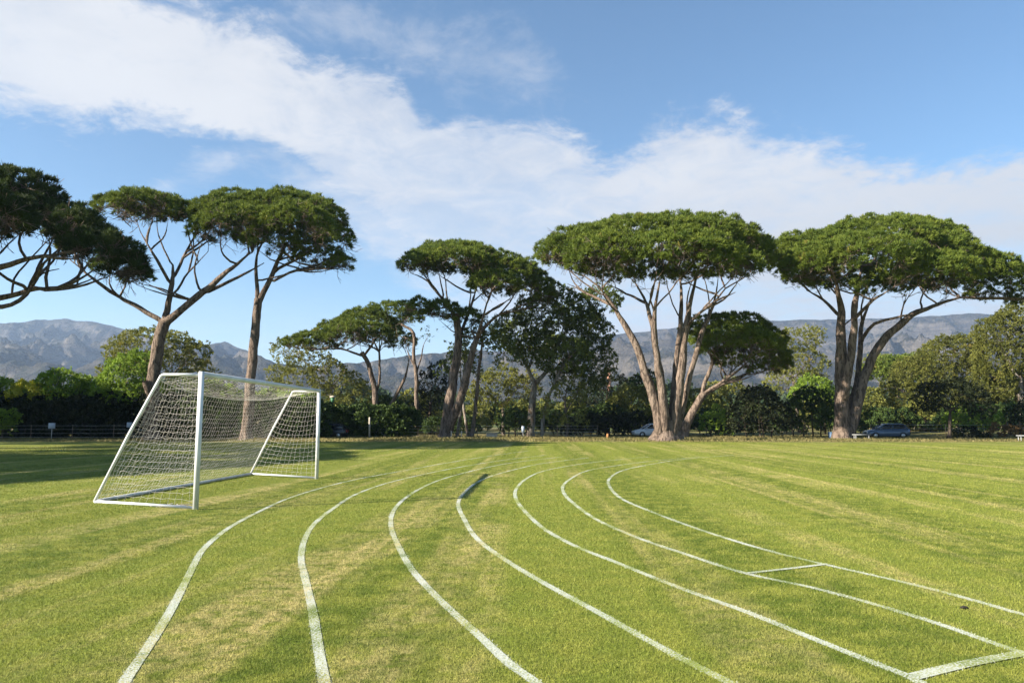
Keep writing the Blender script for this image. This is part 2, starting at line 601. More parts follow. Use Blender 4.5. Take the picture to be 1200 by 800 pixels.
def px_lobes(lobes, y, base):
    """(u, v, ru, rv[, depth offset[, depth radius]]) in the tree's depth plane -> metric ellipsoids about the base"""
    out = []
    for L in lobes:
        u, v, ru, rv = L[:4]; dd = L[4] if len(L) > 4 else 0.0
        yy = y + dd; m = yy / FPX
        rz = L[5] if len(L) > 5 else ru * m
        out.append((P(u, v, yy) - base, (ru * m, rz, rv * m)))
    return out


def px_stems(stems, y, base):
    out = []
    for S in stems:
        pts, w0, w1, uf = S[:4]
        m = y / FPX
        pp = [P(p[0], p[1], y + (p[2] if len(p) > 2 else 0.0)) - base for p in pts]
        out.append((pp, w0 * m / 2, w1 * m / 2, uf))
    return out


def tree(name, label, cat, y, base_uv, stems, lobes, mbark, mleaf, kind='pine', group=None, seed=1,
         spacing=1.05, tufts=13, blades=14, blen=None, bwid=None, rb=None, twigs=0, zmin=None, porous=0.0, flare=0.5, limbs=0, metric=False, up=None):
    R = np.random.default_rng(seed)
    if metric:
        base = np.array(base_uv, float); L = lobes; S = stems
    else:
        b = P(base_uv[0], base_uv[1], y)
        base = np.array([b[0], y, float(gz(b[0], y)) - 0.05])
        L = px_lobes(lobes, y, base)
        S = px_stems(stems, y, base)
    S = [list(s) for s in S]
    p0 = np.array(S[0][0][0], float); p0[2] = -0.15; S[0][0][0] = p0
    pine = kind == 'pine'
    if zmin is None: zmin = -0.5 if pine else -0.75
    if pine: spacing *= 0.90
    Cb, Nb = ellip_bumps(L, spacing, R, zmin, 0.68 if pine else 0.82)
    rbv = (rb or spacing * (0.54 if pine else 0.62)) * R.uniform(0.65, 1.4, len(Cb))
    atts = Cb - Nb * rbv[:, None] * 0.7 - np.array([0, 0, 0.2 if pine else 0.0])
    if len(atts) > 300: atts = atts[R.permutation(len(atts))[:300]]
    if limbs:
        base_nodes = np.concatenate([np.linspace(np.array(q[0][a], float), np.array(q[0][a + 1], float), 6) for q in S for a in range(len(q[0]) - 1)
                                     if q[3] < 0.9 and a >= (len(q[0]) - 1) * q[3] * 0.8])
        for _ in range(limbs):
            c, rr = L[R.integers(len(L))]
            a_ = R.uniform(0, 6.283); f_ = R.uniform(0.2, 0.8)
            tgt = np.array(c) + np.array([rr[0] * f_ * math.cos(a_), rr[1] * f_ * math.sin(a_), -rr[2] * R.uniform(0.1, 0.6)])
            d_ = tgt - base_nodes; dl = np.linalg.norm(d_, axis=1) + 1e-6
            cost = np.abs(dl - R.uniform(2.5, 5.5)) + 3.0 * np.maximum(0, 0.45 - d_[:, 2] / dl)
            j = int(cost.argmin())
            if dl[j] > 9: continue
            b0 = base_nodes[j]; o_ = R.normal(0, 0.18 * dl[j] ** 0.6, 3); o_[2] = -abs(o_[2]) * 0.6
            S.append([[b0, b0 * 0.6 + tgt * 0.4 + o_, b0 * 0.25 + tgt * 0.75 + o_ * 0.6, tgt], R.uniform(0.07, 0.12), 0.035, 0.3])
    A, PR, r, nst = grow(S, atts, R, 0.017 if pine else 0.014)
    if twigs:
        cand = np.where((np.arange(len(A)) > nst) & (r < 0.06))[0]
        zc = A[cand][:, 2]; lo = np.argsort(zc)[: int(len(zc) * 0.75)]
        pk = cand[lo][R.integers(0, len(lo), twigs)]
        out = unit(np.c_[A[pk][:, :2] - A[:nst][:, :2].mean(0), np.zeros(twigs)])
        d1 = unit(out * 0.7 + R.normal(0, 0.55, (twigs, 3)) + np.array([0, 0, 0.05]))
        l = R.uniform(0.3, 0.9, (twigs, 1))
        m1 = A[pk] + d1 * l
        m2 = m1 + unit(d1 + R.normal(0, 0.5, (twigs, 3)) + np.array([0, 0, -0.1])) * l * 0.8
        m3 = m1 + unit(d1 + R.normal(0, 0.6, (twigs, 3))) * l * 0.7
        n0 = len(A)
        A = np.concatenate([A, m1, m2, m3])
        PR = np.concatenate([PR, pk, n0 + np.arange(twigs), n0 + np.arange(twigs)])
        r = np.concatenate([r, np.full(twigs, 0.022), np.full(2 * twigs, 0.014)])
    Vt, Ft = tubes(A, PR, r, R, flare=flare)
    tv, tf, ts, tt = sprigs(Cb, Nb, rbv, R, tufts, blades, blen or (0.27 if pine else 0.26), bwid or (0.062 if pine else 0.12),
                            up=(0.55 if pine else 0.25) if up is None else up, leaf='needle' if pine else 'leaf', droop=0.0 if pine else 0.3,
                            flat=0.5 if pine else 0.8, porous=porous, spread=0.6 if pine else 0.8)
    root = empty(name, base)
    tag(root, label, cat, group)
    link('trunk', mesh_from('trunk', Vt, Ft.ravel(), np.full(len(Ft), 4), mbark, True), root)
    link('crown', mesh_from('crown', tv, tf, ts, mleaf, False, tt), root)
    return root


def copy_tree(o, loc, rz=0.0, sc=1.0, label=None):
    r = o.copy(); COL.objects.link(r)
    r.location = tuple(float(c) for c in loc); r.rotation_euler = (0, 0, rz); r.scale = (sc, sc, sc)
    if label: r['label'] = label
    for ch in list(o.children):
        c = ch.copy(); COL.objects.link(c); c.parent = r
    return r


def shrub(name, label, cat, y, lobes, mleaf, seed=1, spacing=0.8, tufts=12, blades=7, blen=0.22, bwid=0.12, group=None, stems=None, mbark=None, porous=0.0, up=0.3, zmin=-0.5, kind='leaf'):
    """bush: leaf faces over its lobes, a few woody stems from the ground"""
    R = np.random.default_rng(seed + 500)
    cu = sum(l[0] * l[2] for l in lobes) / sum(l[2] for l in lobes)
    b = P(cu, 500, y); base = np.array([b[0], y, float(gz(b[0], y)) - 0.05])
    L = px_lobes(lobes, y, base)
    Cb, Nb = ellip_bumps(L, spacing, R, zmin, 0.8)
    ok = Cb[:, 2] > 0.05
    Cb, Nb = Cb[ok], Nb[ok]
    rbv = spacing * 0.62 * R.uniform(0.7, 1.25, len(Cb))
    atts = Cb - Nb * rbv[:, None] * 0.7
    if len(atts) > 110: atts = atts[R.permutation(len(atts))[:110]]
    st = []
    for k in range(max(1, min(9, len(L)))):
        c, rr = L[(k * len(L)) // min(9, len(L)) if len(L) > 9 else k]
        x0 = np.array([c[0] * 0.85 + R.normal(0, 0.2), c[1] * 0.8, -0.1])
        st.append(([x0, x0 * 0.5 + np.array(c) * 0.5, np.array(c)], 0.08, 0.035, 0.2))
    own = np.stack([np.hypot(atts[:, 0] - q[0][2][0], atts[:, 1] - q[0][2][1]) for q in st]).argmin(0)
    stem_meshes = []
    for k, q in enumerate(st):
        A, PR, r, nst = grow([q], atts[own == k], R, 0.012)
        stem_meshes.append(tubes(A, PR, r, R, flare=0.2))
    tv, tf, ts, tt = sprigs(Cb, Nb, rbv, R, tufts, blades, blen, bwid, up=up, leaf='needle' if kind == 'pine' else 'leaf', droop=0.15, flat=0.8, porous=porous)
    root = empty(name, base)
    tag(root, label, cat, group)
    for Vt, Ft in stem_meshes:
        link('stem', mesh_from('stem', Vt, Ft.ravel(), np.full(len(Ft), 4), mbark or M['bark_dark'], True), root)
    link('foliage', mesh_from('foliage', tv, tf, ts, mleaf, False, tt), root)
    return root
# ------------------------------------------------------------------ material set
M = {}
M['pine_bark'] = bark('pine_bark', (0.30, 0.225, 0.175), (0.40, 0.31, 0.25), (0.10, 0.075, 0.06))
M['bark_grey'] = bark('bark_grey', (0.24, 0.20, 0.165), (0.34, 0.28, 0.23), (0.09, 0.07, 0.055))
M['bark_pale'] = bark('bark_pale', (0.40, 0.35, 0.29), (0.58, 0.53, 0.46), (0.22, 0.15, 0.10), 0.7)
M['bark_dark'] = bark('bark_dark', (0.13, 0.10, 0.075), (0.19, 0.15, 0.12), (0.05, 0.04, 0.03))
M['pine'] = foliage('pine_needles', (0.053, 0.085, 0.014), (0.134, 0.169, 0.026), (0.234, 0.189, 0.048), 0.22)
M['pine_dark'] = foliage('pine_needles_dark', (0.019, 0.033, 0.009), (0.046, 0.068, 0.015), (0.078, 0.075, 0.023), 0.18)  # shade on the leftmost pine is put into this darker needle colour
M['olive'] = foliage('gum_leaves', (0.095, 0.111, 0.028), (0.213, 0.218, 0.053), (0.305, 0.224, 0.076), 0.25)
M['olive_deep'] = foliage('deep_gum_leaves', (0.062, 0.074, 0.018), (0.150, 0.155, 0.034), (0.20, 0.155, 0.05), 0.25)  # deeper olive leaf tone for the two trees at the right
M['gum_dark'] = foliage('gum_leaves_dark', (0.049, 0.073, 0.016), (0.131, 0.163, 0.033), (0.271, 0.256, 0.042), 0.2)
M['green'] = foliage('broad_leaves', (0.089, 0.144, 0.022), (0.221, 0.318, 0.042), (0.349, 0.360, 0.056), 0.3)
M['yellow'] = foliage('yellow_leaves', (0.214, 0.226, 0.032), (0.450, 0.429, 0.048), (0.558, 0.450, 0.065), 0.3)
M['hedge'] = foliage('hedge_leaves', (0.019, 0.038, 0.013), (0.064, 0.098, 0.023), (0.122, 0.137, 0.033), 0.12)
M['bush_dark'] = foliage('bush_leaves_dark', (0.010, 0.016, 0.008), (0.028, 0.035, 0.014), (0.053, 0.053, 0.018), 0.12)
M['conifer'] = foliage('conifer_leaves', (0.018, 0.034, 0.017), (0.039, 0.060, 0.027), None, 0.1)
M['white_paint'] = simple('white_paint', (0.60, 0.62, 0.64), 0.4, 0.5, 0, 0.13, 2.2)
M['bench_paint'] = simple('weathered_paint', (0.36, 0.37, 0.38), 0.6, 0.3, 0, 0.15, 4)
M['grey_bar'] = simple('worn_white_paint', (0.50, 0.51, 0.50), 0.55, 0.4, 0, 0.2, 5)
M['net'] = simple('net_cord', (0.66, 0.62, 0.57), 0.8, 0.2, 0, 0.08, 4)
M['rust'] = simple('rust_steel', (0.16, 0.12, 0.09), 0.8, 0.3, 0.2, 0.3)
M['steel'] = simple('galvanised_steel', (0.42, 0.43, 0.43), 0.5, 0.5, 0.5, 0.15)
M['car_white'] = simple('car_paint_white', (0.50, 0.54, 0.60), 0.25, 0.6, 0, 0.03)
M['car_blue'] = simple('car_paint_blue', (0.085, 0.125, 0.20), 0.22, 0.7, 0.2, 0.05)
M['car_black'] = simple('car_paint_black', (0.02, 0.02, 0.025), 0.25, 0.6, 0, 0.05)
M['glass'] = simple('tinted_glass', (0.012, 0.015, 0.02), 0.08, 0.7, 0, 0.05)
M['tyre'] = simple('tyre_rubber', (0.02, 0.02, 0.02), 0.85, 0.2)
M['rim'] = simple('alloy_rim', (0.5, 0.5, 0.52), 0.35, 0.6, 0.8, 0.05)
M['lamp_glass'] = simple('headlamp_glass', (0.7, 0.72, 0.75), 0.1, 0.7, 0, 0.03)
M['tail_red'] = simple('tail_lamp_red', (0.35, 0.02, 0.02), 0.2, 0.6, 0, 0.05)
M['sign'] = simple('sign_white', (0.34, 0.40, 0.50), 0.5, 0.4, 0, 0.05)
M['bin_blue'] = simple('blue_plastic', (0.10, 0.17, 0.28), 0.5, 0.4, 0, 0.1)
M['stone'] = simple('pale_stone', (0.46, 0.41, 0.34), 0.85, 0.2, 0, 0.15, 4)
M['brick'] = simple('chimney_brick', (0.36, 0.19, 0.13), 0.9, 0.2, 0, 0.2, 0.8)
M['wood'] = simple('orange_wood', (0.36, 0.17, 0.07), 0.8, 0.2, 0, 0.2)
M['rock_dark'] = simple('dark_cone_scale', (0.03, 0.027, 0.025), 0.9, 0.2, 0, 0.3, 30)
M['green_post'] = simple('green_post', (0.05, 0.16, 0.08), 0.6, 0.3, 0, 0.1)
M['soil'] = mat_ground()
M['blade'] = mat_blade()
M['line'] = mat_line()
M['mountain'] = mat_mountain()
M['dry_bush'] = foliage('dry_bush_leaves', (0.10, 0.06, 0.025), (0.20, 0.12, 0.05), None, 0.2)
M['dry_blade'] = foliage('dry_grass', (0.10, 0.105, 0.035), (0.24, 0.20, 0.085), (0.29, 0.24, 0.12), 0.2)

# ------------------------------------------------------------------ ground sheet
def axis_pts(lim, near, step, g):
    a = [0.0]; s = step
    while a[-1] < lim:
        if a[-1] > near: s *= g
        a.append(a[-1] + s)
    return np.array(a)

px_ = axis_pts(6200, 24, 0.8, 1.13); xs = np.concatenate([-px_[:0:-1], px_])
ys = np.concatenate([-axis_pts(900, 4, 2.0, 1.5)[:0:-1], axis_pts(6300, 40, 0.8, 1.10)])
X, Y = np.meshgrid(xs, ys)
Z = gz(X, Y)
nx, ny = len(xs), len(ys)
ii = np.arange(nx * ny).reshape(ny, nx)
q = np.stack([ii[:-1, :-1], ii[:-1, 1:], ii[1:, 1:], ii[1:, :-1]], -1).reshape(-1, 4)
me = mesh_from('ground', np.stack([X, Y, Z], -1), q, np.full(len(q), 4), M['soil'], True)
tag(link('ground', me), kind='structure')

# ------------------------------------------------------------------ painted lines
LINES = [
 ('curved white lane line closest to the goal, sweeping past its near post', [(128,830),(145,800),(172,760),(200,715),(220,676),(237,645),(255,628),(272,616),(300,601),(340,583),(390,568),(425,560),(475,551),(525,542),(575,534),(620,528)]),
 ('second curved lane line from the goal, bulging left halfway along', [(384,830),(380,800),(374,765),(366,715),(357,675),(353,655),(357,632),(368,614),(390,596),(415,580),(450,567),(490,557),(540,547),(590,539),(640,533)]),
 ('third curved lane line from the goal, bending beside the goal shadow', [(658,832),(628,800),(600,780),(565,748),(520,707),(485,670),(467,640),(458,615),(461,599),(473,585),(493,572),(516,562),(540,555),(573,547),(607,541),(660,535)]),
 ('curved lane line crossed by the dark shadow bar of the crossbar', [(910,830),(855,800),(800,772),(750,745),(700,717),(650,690),(600,661),(560,632),(545,610),(537,589),(546,575),(561,564),(578,557),(607,549),(635,543),(690,536)]),
 ('curved lane line right of the shadow bar, meeting the near end of the wide tick', [(1125,832),(1070,795),(1025,777),(950,747),(875,717),(800,690),(725,660),(675,640),(640,621),(618,602),(605,585),(604,575),(615,562),(636,552),(665,546),(700,541),(760,535)]),
 ('lane line with the narrow cross tick standing on its right side', [(1260,782),(1190,762),(1100,731),(1025,708),(950,688),(875,672),(800,648),(750,631),(700,609),(675,592),(661,578),(660,569),(670,560),(690,551),(725,545),(765,540),(820,535)]),
 ('innermost lane line farthest from the goal, curling tightest around the bend', [(1260,733),(1200,720),(1140,703),(1075,686),(970,662),(900,645),(825,622),(765,600),(730,585),(715,571),(714,561),(730,551),(762,544),(800,538),(860,533)]),
 ('narrow white cross tick joining the two innermost lane lines', [(874,672),(920,667),(970,661)]),
 ('wide white cross tick at the bottom corner joining two lane lines', [(1068,794),(1130,779),(1203,765)]),
]
GRID0 = np.array([-34.0, 3.0]); CELL = 0.02
GW, GH = 3400, 3000
LG = np.full((GH, GW), -1, np.int8)
line_paths = []
for k, (lab, pp) in enumerate(LINES):
    w = []
    for (u, v) in pp:
        g = G(u, v); g = G(u, v, float(gz(g[0], g[1]))); w.append(g[:2])
    w = np.array(w)
    if k < 7:                               # the lanes run on past the camera
        w = np.concatenate([[w[0] + unit(w[0] - w[1]) * q_ for q_ in ((14, 7) if k >= 4 else (5, 2.5))], w])
    # Catmull-Rom through the points, resampled every 6 cm
    ext = np.concatenate([[2 * w[0] - w[1]], w, [2 * w[-1] - w[-2]]])
    S = []
    for i in range(1, len(ext) - 2):
        p0, p1, p2, p3 = ext[i - 1:i + 3]
        d01, d12, d23 = [max(1e-3, np.linalg.norm(b - a)) ** 0.5 for a, b in ((p0, p1), (p1, p2), (p2, p3))]
        m1 = (p1 - p0) / d01 - (p2 - p0) / (d01 + d12) + (p2 - p1) / d12
        m2 = (p2 - p1) / d12 - (p3 - p1) / (d12 + d23) + (p3 - p2) / d23
        m1 *= d12; m2 *= d12
        n = max(2, int(np.linalg.norm(p2 - p1) / 0.06))
        t = np.linspace(0, 1, n, endpoint=False)[:, None]
        S.append((2 * t ** 3 - 3 * t ** 2 + 1) * p1 + (t ** 3 - 2 * t ** 2 + t) * m1 + (-2 * t ** 3 + 3 * t ** 2) * p2 + (t ** 3 - t ** 2) * m2)
    S.append(ext[-2:-1]); S = np.concatenate(S)
    wid = 0.10 if k == 8 else (0.066 if k == 7 else 0.074)
    tg = unit(np.gradient(S, axis=0)); nm = np.c_[-tg[:, 1], tg[:, 0]]
    arc = np.cumsum(np.r_[0, np.linalg.norm(np.diff(S, axis=0), axis=1)])
    hw = wid / 2 * (1 + 0.22 * fbm(arc * 1.1 + 31 * k, arc * 0, 3))
    line_paths.append((S, nm, hw))
    for o in np.arange(-1, 1.01, 0.125):
        for sub in (0, 0.33, 0.66):
            Sp = S[:-1] + (S[1:] - S[:-1]) * sub
            c = ((Sp + nm[:-1] * (hw[:-1, None] * o) - GRID0) / CELL).astype(int)
            ok = (c[:, 0] >= 0) & (c[:, 0] < GW) & (c[:, 1] >= 0) & (c[:, 1] < GH)
            LG[c[ok, 1], c[ok, 0]] = k

# ------------------------------------------------------------------ grass blades
NB = 1100000
R = np.random.default_rng(5)
d0, d1 = 3.6, 62.0
d = d0 * (d1 / d0) ** R.uniform(0, 1, NB)          # density falls with the square of distance
az = R.uniform(-math.radians(43), math.radians(43), NB)
bx, by = d * np.sin(az), d * np.cos(az)
bz = gz(bx, by)
gx = ((bx - GRID0[0]) / CELL).astype(int); gy = ((by - GRID0[1]) / CELL).astype(int)
inside = (gx >= 0) & (gx < GW) & (gy >= 0) & (gy < GH)
lid = np.full(NB, -1); lid[inside] = LG[gy[inside], gx[inside]]
clump = fbm(bx * 3.1, by * 3.1, 3)
hgt = R.uniform(0.010, 0.027, NB) * (1 + 0.5 * clump)
hgt[lid >= 0] *= 0.6
wd = np.maximum(0.0034, d * 0.00062)
th = R.uniform(0, 2 * math.pi, NB); lean = R.uniform(0.15, 1.15, NB)
lx, ly = np.cos(th) * lean, np.sin(th) * lean
ph = R.uniform(0, math.pi, NB)
sx_, sy_ = np.cos(ph) * wd / 2, np.sin(ph) * wd / 2
ba = np.stack([bx - sx_, by - sy_, bz - 0.003], 1); bb = np.stack([bx + sx_, by + sy_, bz - 0.003], 1)
bt = np.stack([bx + lx * hgt, by + ly * hgt, bz + hgt], 1)
tint = np.clip(R.uniform(0, 1, NB) * 0.75 + 0.25 * (clump + 0.5), 0, 1)


def blade_mesh(name, sel, mat, extra=None):
    v = np.stack([ba[sel], bb[sel], bt[sel]], 1).reshape(-1, 3)
    f = np.arange(len(v)); s = np.full(len(v) // 3, 3); t = np.repeat(tint[sel], 3)
    if extra is not None:
        ev, ef = extra
        f = np.concatenate([f, (ef + len(v)).ravel()]); s = np.concatenate([s, np.full(len(ef), 4)])
        v = np.concatenate([v, ev]); t = np.concatenate([t, np.full(len(ev), 0.5)])
    return mesh_from(name, v, f, s, mat, False, t)

tag(link('grass', blade_mesh('grass', lid < 0, M['blade'])), kind='stuff')
for k, (lab, pp) in enumerate(LINES):
    S, nm, hw = line_paths[k]
    lift = 0.004 + 0.004 * (k >= 7)
    rows = [np.c_[S + nm * (hw[:, None] * o), gz(S[:, 0], S[:, 1]) + lift] for o in (-1, -0.35, 0.35, 1)]
    ev = np.stack(rows, 1).reshape(-1, 3)
    i = np.arange(len(S) - 1)[:, None] * 4
    ef = np.concatenate([i + np.array([[c, c + 1, c + 5, c + 4]]) for c in range(3)])
    sel = lid == k
    o = link('lane_tick' if k >= 7 else 'lane_line', blade_mesh('lane_line', sel, M['line'], (ev, ef)))
    tag(o, lab, 'lane line', 'white painted running track lines', 'thing')

# unmown dry strip along the far edge
n = 90000
rx = R.uniform(-75, 75, n); ry = 60.5 + R.uniform(0, 1, n) ** 1.2 * 26
thin_ = (fbm(rx * 0.12, ry * 0.12, 4) > -0.22); rx, ry = rx[thin_], ry[thin_]; n = len(rx)
rz_ = gz(rx, ry)
h = R.uniform(0.06, 0.24, n) * (1 + 0.9 * fbm(rx * 0.5, ry * 0.5, 3)) * sstep(59.0, 65.0, ry + 3 * fbm(rx * 0.1, ry * 0.1, 2))
ph = R.uniform(-0.6, 0.6, n); w = R.uniform(0.03, 0.07, n)
a = np.stack([rx - np.cos(ph) * w, ry - np.sin(ph) * w, rz_ - 0.01], 1); b = np.stack([rx + np.cos(ph) * w, ry + np.sin(ph) * w, rz_ - 0.01], 1)
c = np.stack([rx + R.normal(0, 0.6, n) * h, ry + R.normal(0, 0.6, n) * h, rz_ + h], 1)
v = np.stack([a, b, c], 1).reshape(-1, 3)
me = mesh_from('rough_grass', v, np.arange(len(v)), np.full(n, 3), M['dry_blade'], False, np.repeat(np.clip(R.uniform(0, 1, n) * 0.6 + 0.4 * (fbm(rx * .2, ry * .2, 3) + .5), 0, 1), 3))
tag(link('rough_grass', me), kind='stuff')

# ------------------------------------------------------------------ goal
Npt = G(229, 597); Fpt = G(371, 561)
dirv = unit((Fpt - Npt)[:2]); perp = np.array([-dirv[1], dirv[0]])
HT = 2.44
goal = empty('football_goal', (*Npt[:2], 0))
tag(goal, 'white portable football goal with slack white net on the mown lawn', 'goal')
LEN = float(np.linalg.norm((Fpt - Npt)[:2])); BD, RD = 1.86, 0.74


def gp(s, b, z):                    # s along the goal mouth, b behind it
    p = dirv * s + perp * b
    return np.array([p[0], p[1], z])

gzb = 0.11
def gpart(name, pts, r, mat='white_paint', n=14):
    mb = MB(); mb.tube(pts, r, n); return mb.build(name, M[mat], goal, True)

PR_ = 0.05
gpart('post', [gp(0, 0, -0.02), gp(0, 0, HT + 0.045)], PR_)
gpart('post', [gp(LEN, 0, -0.02), gp(LEN, 0, HT + 0.045)], PR_)
gpart('crossbar', [gp(PR_ - 0.004, 0, HT), gp(LEN - PR_ + 0.004, 0, HT)], PR_ * 0.98)
for s in (0, LEN):
    gpart('side_frame', [gp(s, 0.03, HT - 0.01), gp(s, RD * 0.6, HT - 0.01), gp(s, RD - 0.03, HT - 0.011), gp(s, RD + 0.015, HT - 0.035),
                         gp(s, RD + 0.05, HT - 0.11), gp(s, RD + (BD - RD) * 0.5, (HT + gzb) / 2 + 0.06), gp(s, BD, gzb + 0.03)], 0.027, n=10)
    gpart('base_bar', [gp(s, 0.04, 0.035), gp(s, BD * 0.5, 0.04 + gzb * 0.45), gp(s, BD, 0.03 + gzb)], 0.027, n=10)
gpart('ground_bar', [gp(0.02, BD, gzb + 0.03), gp(LEN - 0.02, BD, gzb + 0.03)], 0.034, 'grey_bar', 10)


def rope_pt(s):                     # slack top rope between the two bent frames
    t = s / LEN
    sag = 0.26 * (4 * t * (1 - t)) ** 0.75
    return gp(s, RD + 0.04 + 0.22 * sag, HT - 0.1 - sag)

gpart('top_rope', [rope_pt(s) for s in np.linspace(0, LEN, 24)], 0.006, 'net', 6)


def seg_tubes(a, b, r, n=3):
    t = unit(b - a)
    h = np.where(np.abs(t[:, 2:]) < 0.8, np.array([[0, 0, 1.0]]), np.array([[1.0, 0, 0]]))
    u = unit(np.cross(t, h)); v = np.cross(t, u)
    rg = []
    for k in range(n):
        o = (math.cos(2 * math.pi * k / n) * u + math.sin(2 * math.pi * k / n) * v) * r
        rg += [a + o, b + o]
    vv = np.stack(rg, 1).reshape(-1, 3)
    i = np.arange(len(a))[:, None] * 2 * n
    ff = np.concatenate([i + np.array([[2 * k, 2 * ((k + 1) % n), 2 * ((k + 1) % n) + 1, 2 * k + 1]]) for k in range(n)])
    return vv, ff


def net_panel(name, surf, nu, nv, seed, r=0.0036, sagdir=None, sag=0.0):
    """six-sided netting over surf(s,t), s,t in 0..1"""
    Rn = np.random.default_rng(seed)
    s, t = np.meshgrid(np.linspace(0, 1, nu + 1), np.linspace(0, 1, nv + 1))
    zig = ((np.arange(nu + 1)[None, :] + np.arange(nv + 1)[:, None]) % 2 - 0.5) * 0.2 / nv
    edge = (t > 0.001) & (t < 0.999)
    tt = np.clip(t + zig * edge, 0, 1)
    ss = np.clip(s + edge * (fbm(s * 5 + seed, t * 5, 2) * 0.035), 0, 1)
    Pn = surf(ss.ravel(), tt.ravel())
    Pn = Pn + Rn.normal(0, 0.005, Pn.shape) * edge.ravel()[:, None]
    if sagdir is not None:
        bulge = (np.sin(math.pi * ss) ** 0.6 * np.sin(math.pi * tt)).ravel()
        Pn = Pn + bulge[:, None] * np.array(sagdir) * sag
    id_ = np.arange(len(Pn)).reshape(nv + 1, nu + 1)
    A_ = [id_[:, :-1].ravel()]; B_ = [id_[:, 1:].ravel()]
    jj, ki = np.meshgrid(np.arange(nu + 1), np.arange(nv))
    m = (jj + ki) > -1
    A_.append(id_[:-1][m]); B_.append(id_[1:][m])
    A_ = np.concatenate(A_); B_ = np.concatenate(B_)
    vv, ff = seg_tubes(Pn[A_], Pn[B_], r)
    return link(name, mesh_from(name, vv, ff.ravel(), np.full(len(ff), 4), M['net']), goal)


def lerp(a, b, t): return a + (b - a) * t[:, None]

def side_surf(sv):
    def f(s, t):
        top_b = RD; bot_b = BD
        z = 0.05 + (HT - 0.09) * (1 - t)
        bmax = top_b + (bot_b - top_b) * t
        bb_ = s * bmax
        zz = z + (gzb * s * t)
        o = np.stack([np.full_like(s, sv), bb_, zz], 1)
        return o[:, :1] * np.append(dirv, 0) + o[:, 1:2] * np.append(perp, 0) + np.c_[np.zeros((len(s), 2)), o[:, 2]]
    return f

def back_surf(s, t):
    top = np.array([rope_pt(q * LEN) for q in s]); bot = np.array([gp(q * LEN, BD, gzb + 0.05) for q in s])
    return lerp(top, bot, t)

def roof_surf(s, t):
    a_ = np.array([gp(q * LEN, 0.04, HT - 0.02) for q in s]); b_ = np.array([rope_pt(q * LEN) for q in s])
    return lerp(a_, b_, t)

nd = np.append(dirv, 0)
net_panel('side_net', side_surf(0.02), 14, 21, 1, 0.0020, nd + np.array([0, 0, -0.5]), 0.07)
net_panel('side_net', side_surf(LEN - 0.02), 13, 19, 2, 0.0024, -nd + np.array([0, 0, -0.9]), 0.12)
net_panel('back_net', back_surf, 62, 24, 3, 0.0019, np.append(-perp, 0) * 0.4 + np.array([0, 0, -0.6]), 0.16)
net_panel('roof_net', roof_surf, 62, 6, 4, 0.0016, np.array([0, 0, -1.0]), 0.05)
# loose heap of spare netting by the near post
mb = MB(); Rg = np.random.default_rng(8)
for k in range(14):
    x0 = 0.15 + Rg.uniform(0, 0.6)
    pts = [gp(Rg.uniform(-0.05, 0.25), x0 + Rg.normal(0, 0.12), Rg.uniform(0.01, 0.09)) for _ in range(6)]
    mb.tube(pts, 0.005, 4)
mb.build('loose_netting', M['net'], goal)
# ------------------------------------------------------------------ umbrella pines
PINES = 'umbrella pines around the field'
BK, GB, PB, DB = M['pine_bark'], M['bark_grey'], M['bark_pale'], M['bark_dark']
t_ = time.time()
tree('umbrella_pine', 'dark drooping umbrella pine whose trunk stands beyond the left picture edge', 'pine tree', 44, (-112, 526),
     [([(-112, 526), (-108, 470), (-100, 400), (-92, 350)], 26, 17, .75),
      ([(-94, 360), (-40, 325, -2), (30, 303, -3), (80, 296, -3), (110, 290, -3)], 10, 3.2, .25),
      ([(-94, 365), (-30, 352, 1), (15, 347, 1), (42, 336, 1), (80, 338, 1.5), (112, 325, 2)], 10, 3, .3),
      ([(-20, 358, -1), (12, 362, -1), (40, 340, -1), (44, 318, -1), (70, 316, -1)], 6, 2.5, .5),
      ([(-92, 350), (-60, 310, 2), (-30, 270, 3), (10, 245, 3)], 10, 3, .3),
      ([(-92, 350), (-110, 300, -2), (-120, 260, -4)], 10, 3, .3)],
     [(18, 226, 46, 27), (46, 252, 20, 22, -1), (-40, 228, 70, 36), (-105, 240, 62, 38), (-60, 246, 90, 34, -6), (-50, 240, 85, 32, 6), (90, 268, 26, 24, -2), (118, 296, 40, 24, -2), (150, 318, 26, 18, -1), (70, 262, 34, 26, 1), (100, 280, 34, 24, 2), (20, 244, 40, 22, 3)],
     BK, M['pine_dark'], group=PINES, limbs=26, seed=21, twigs=1500, spacing=0.85)
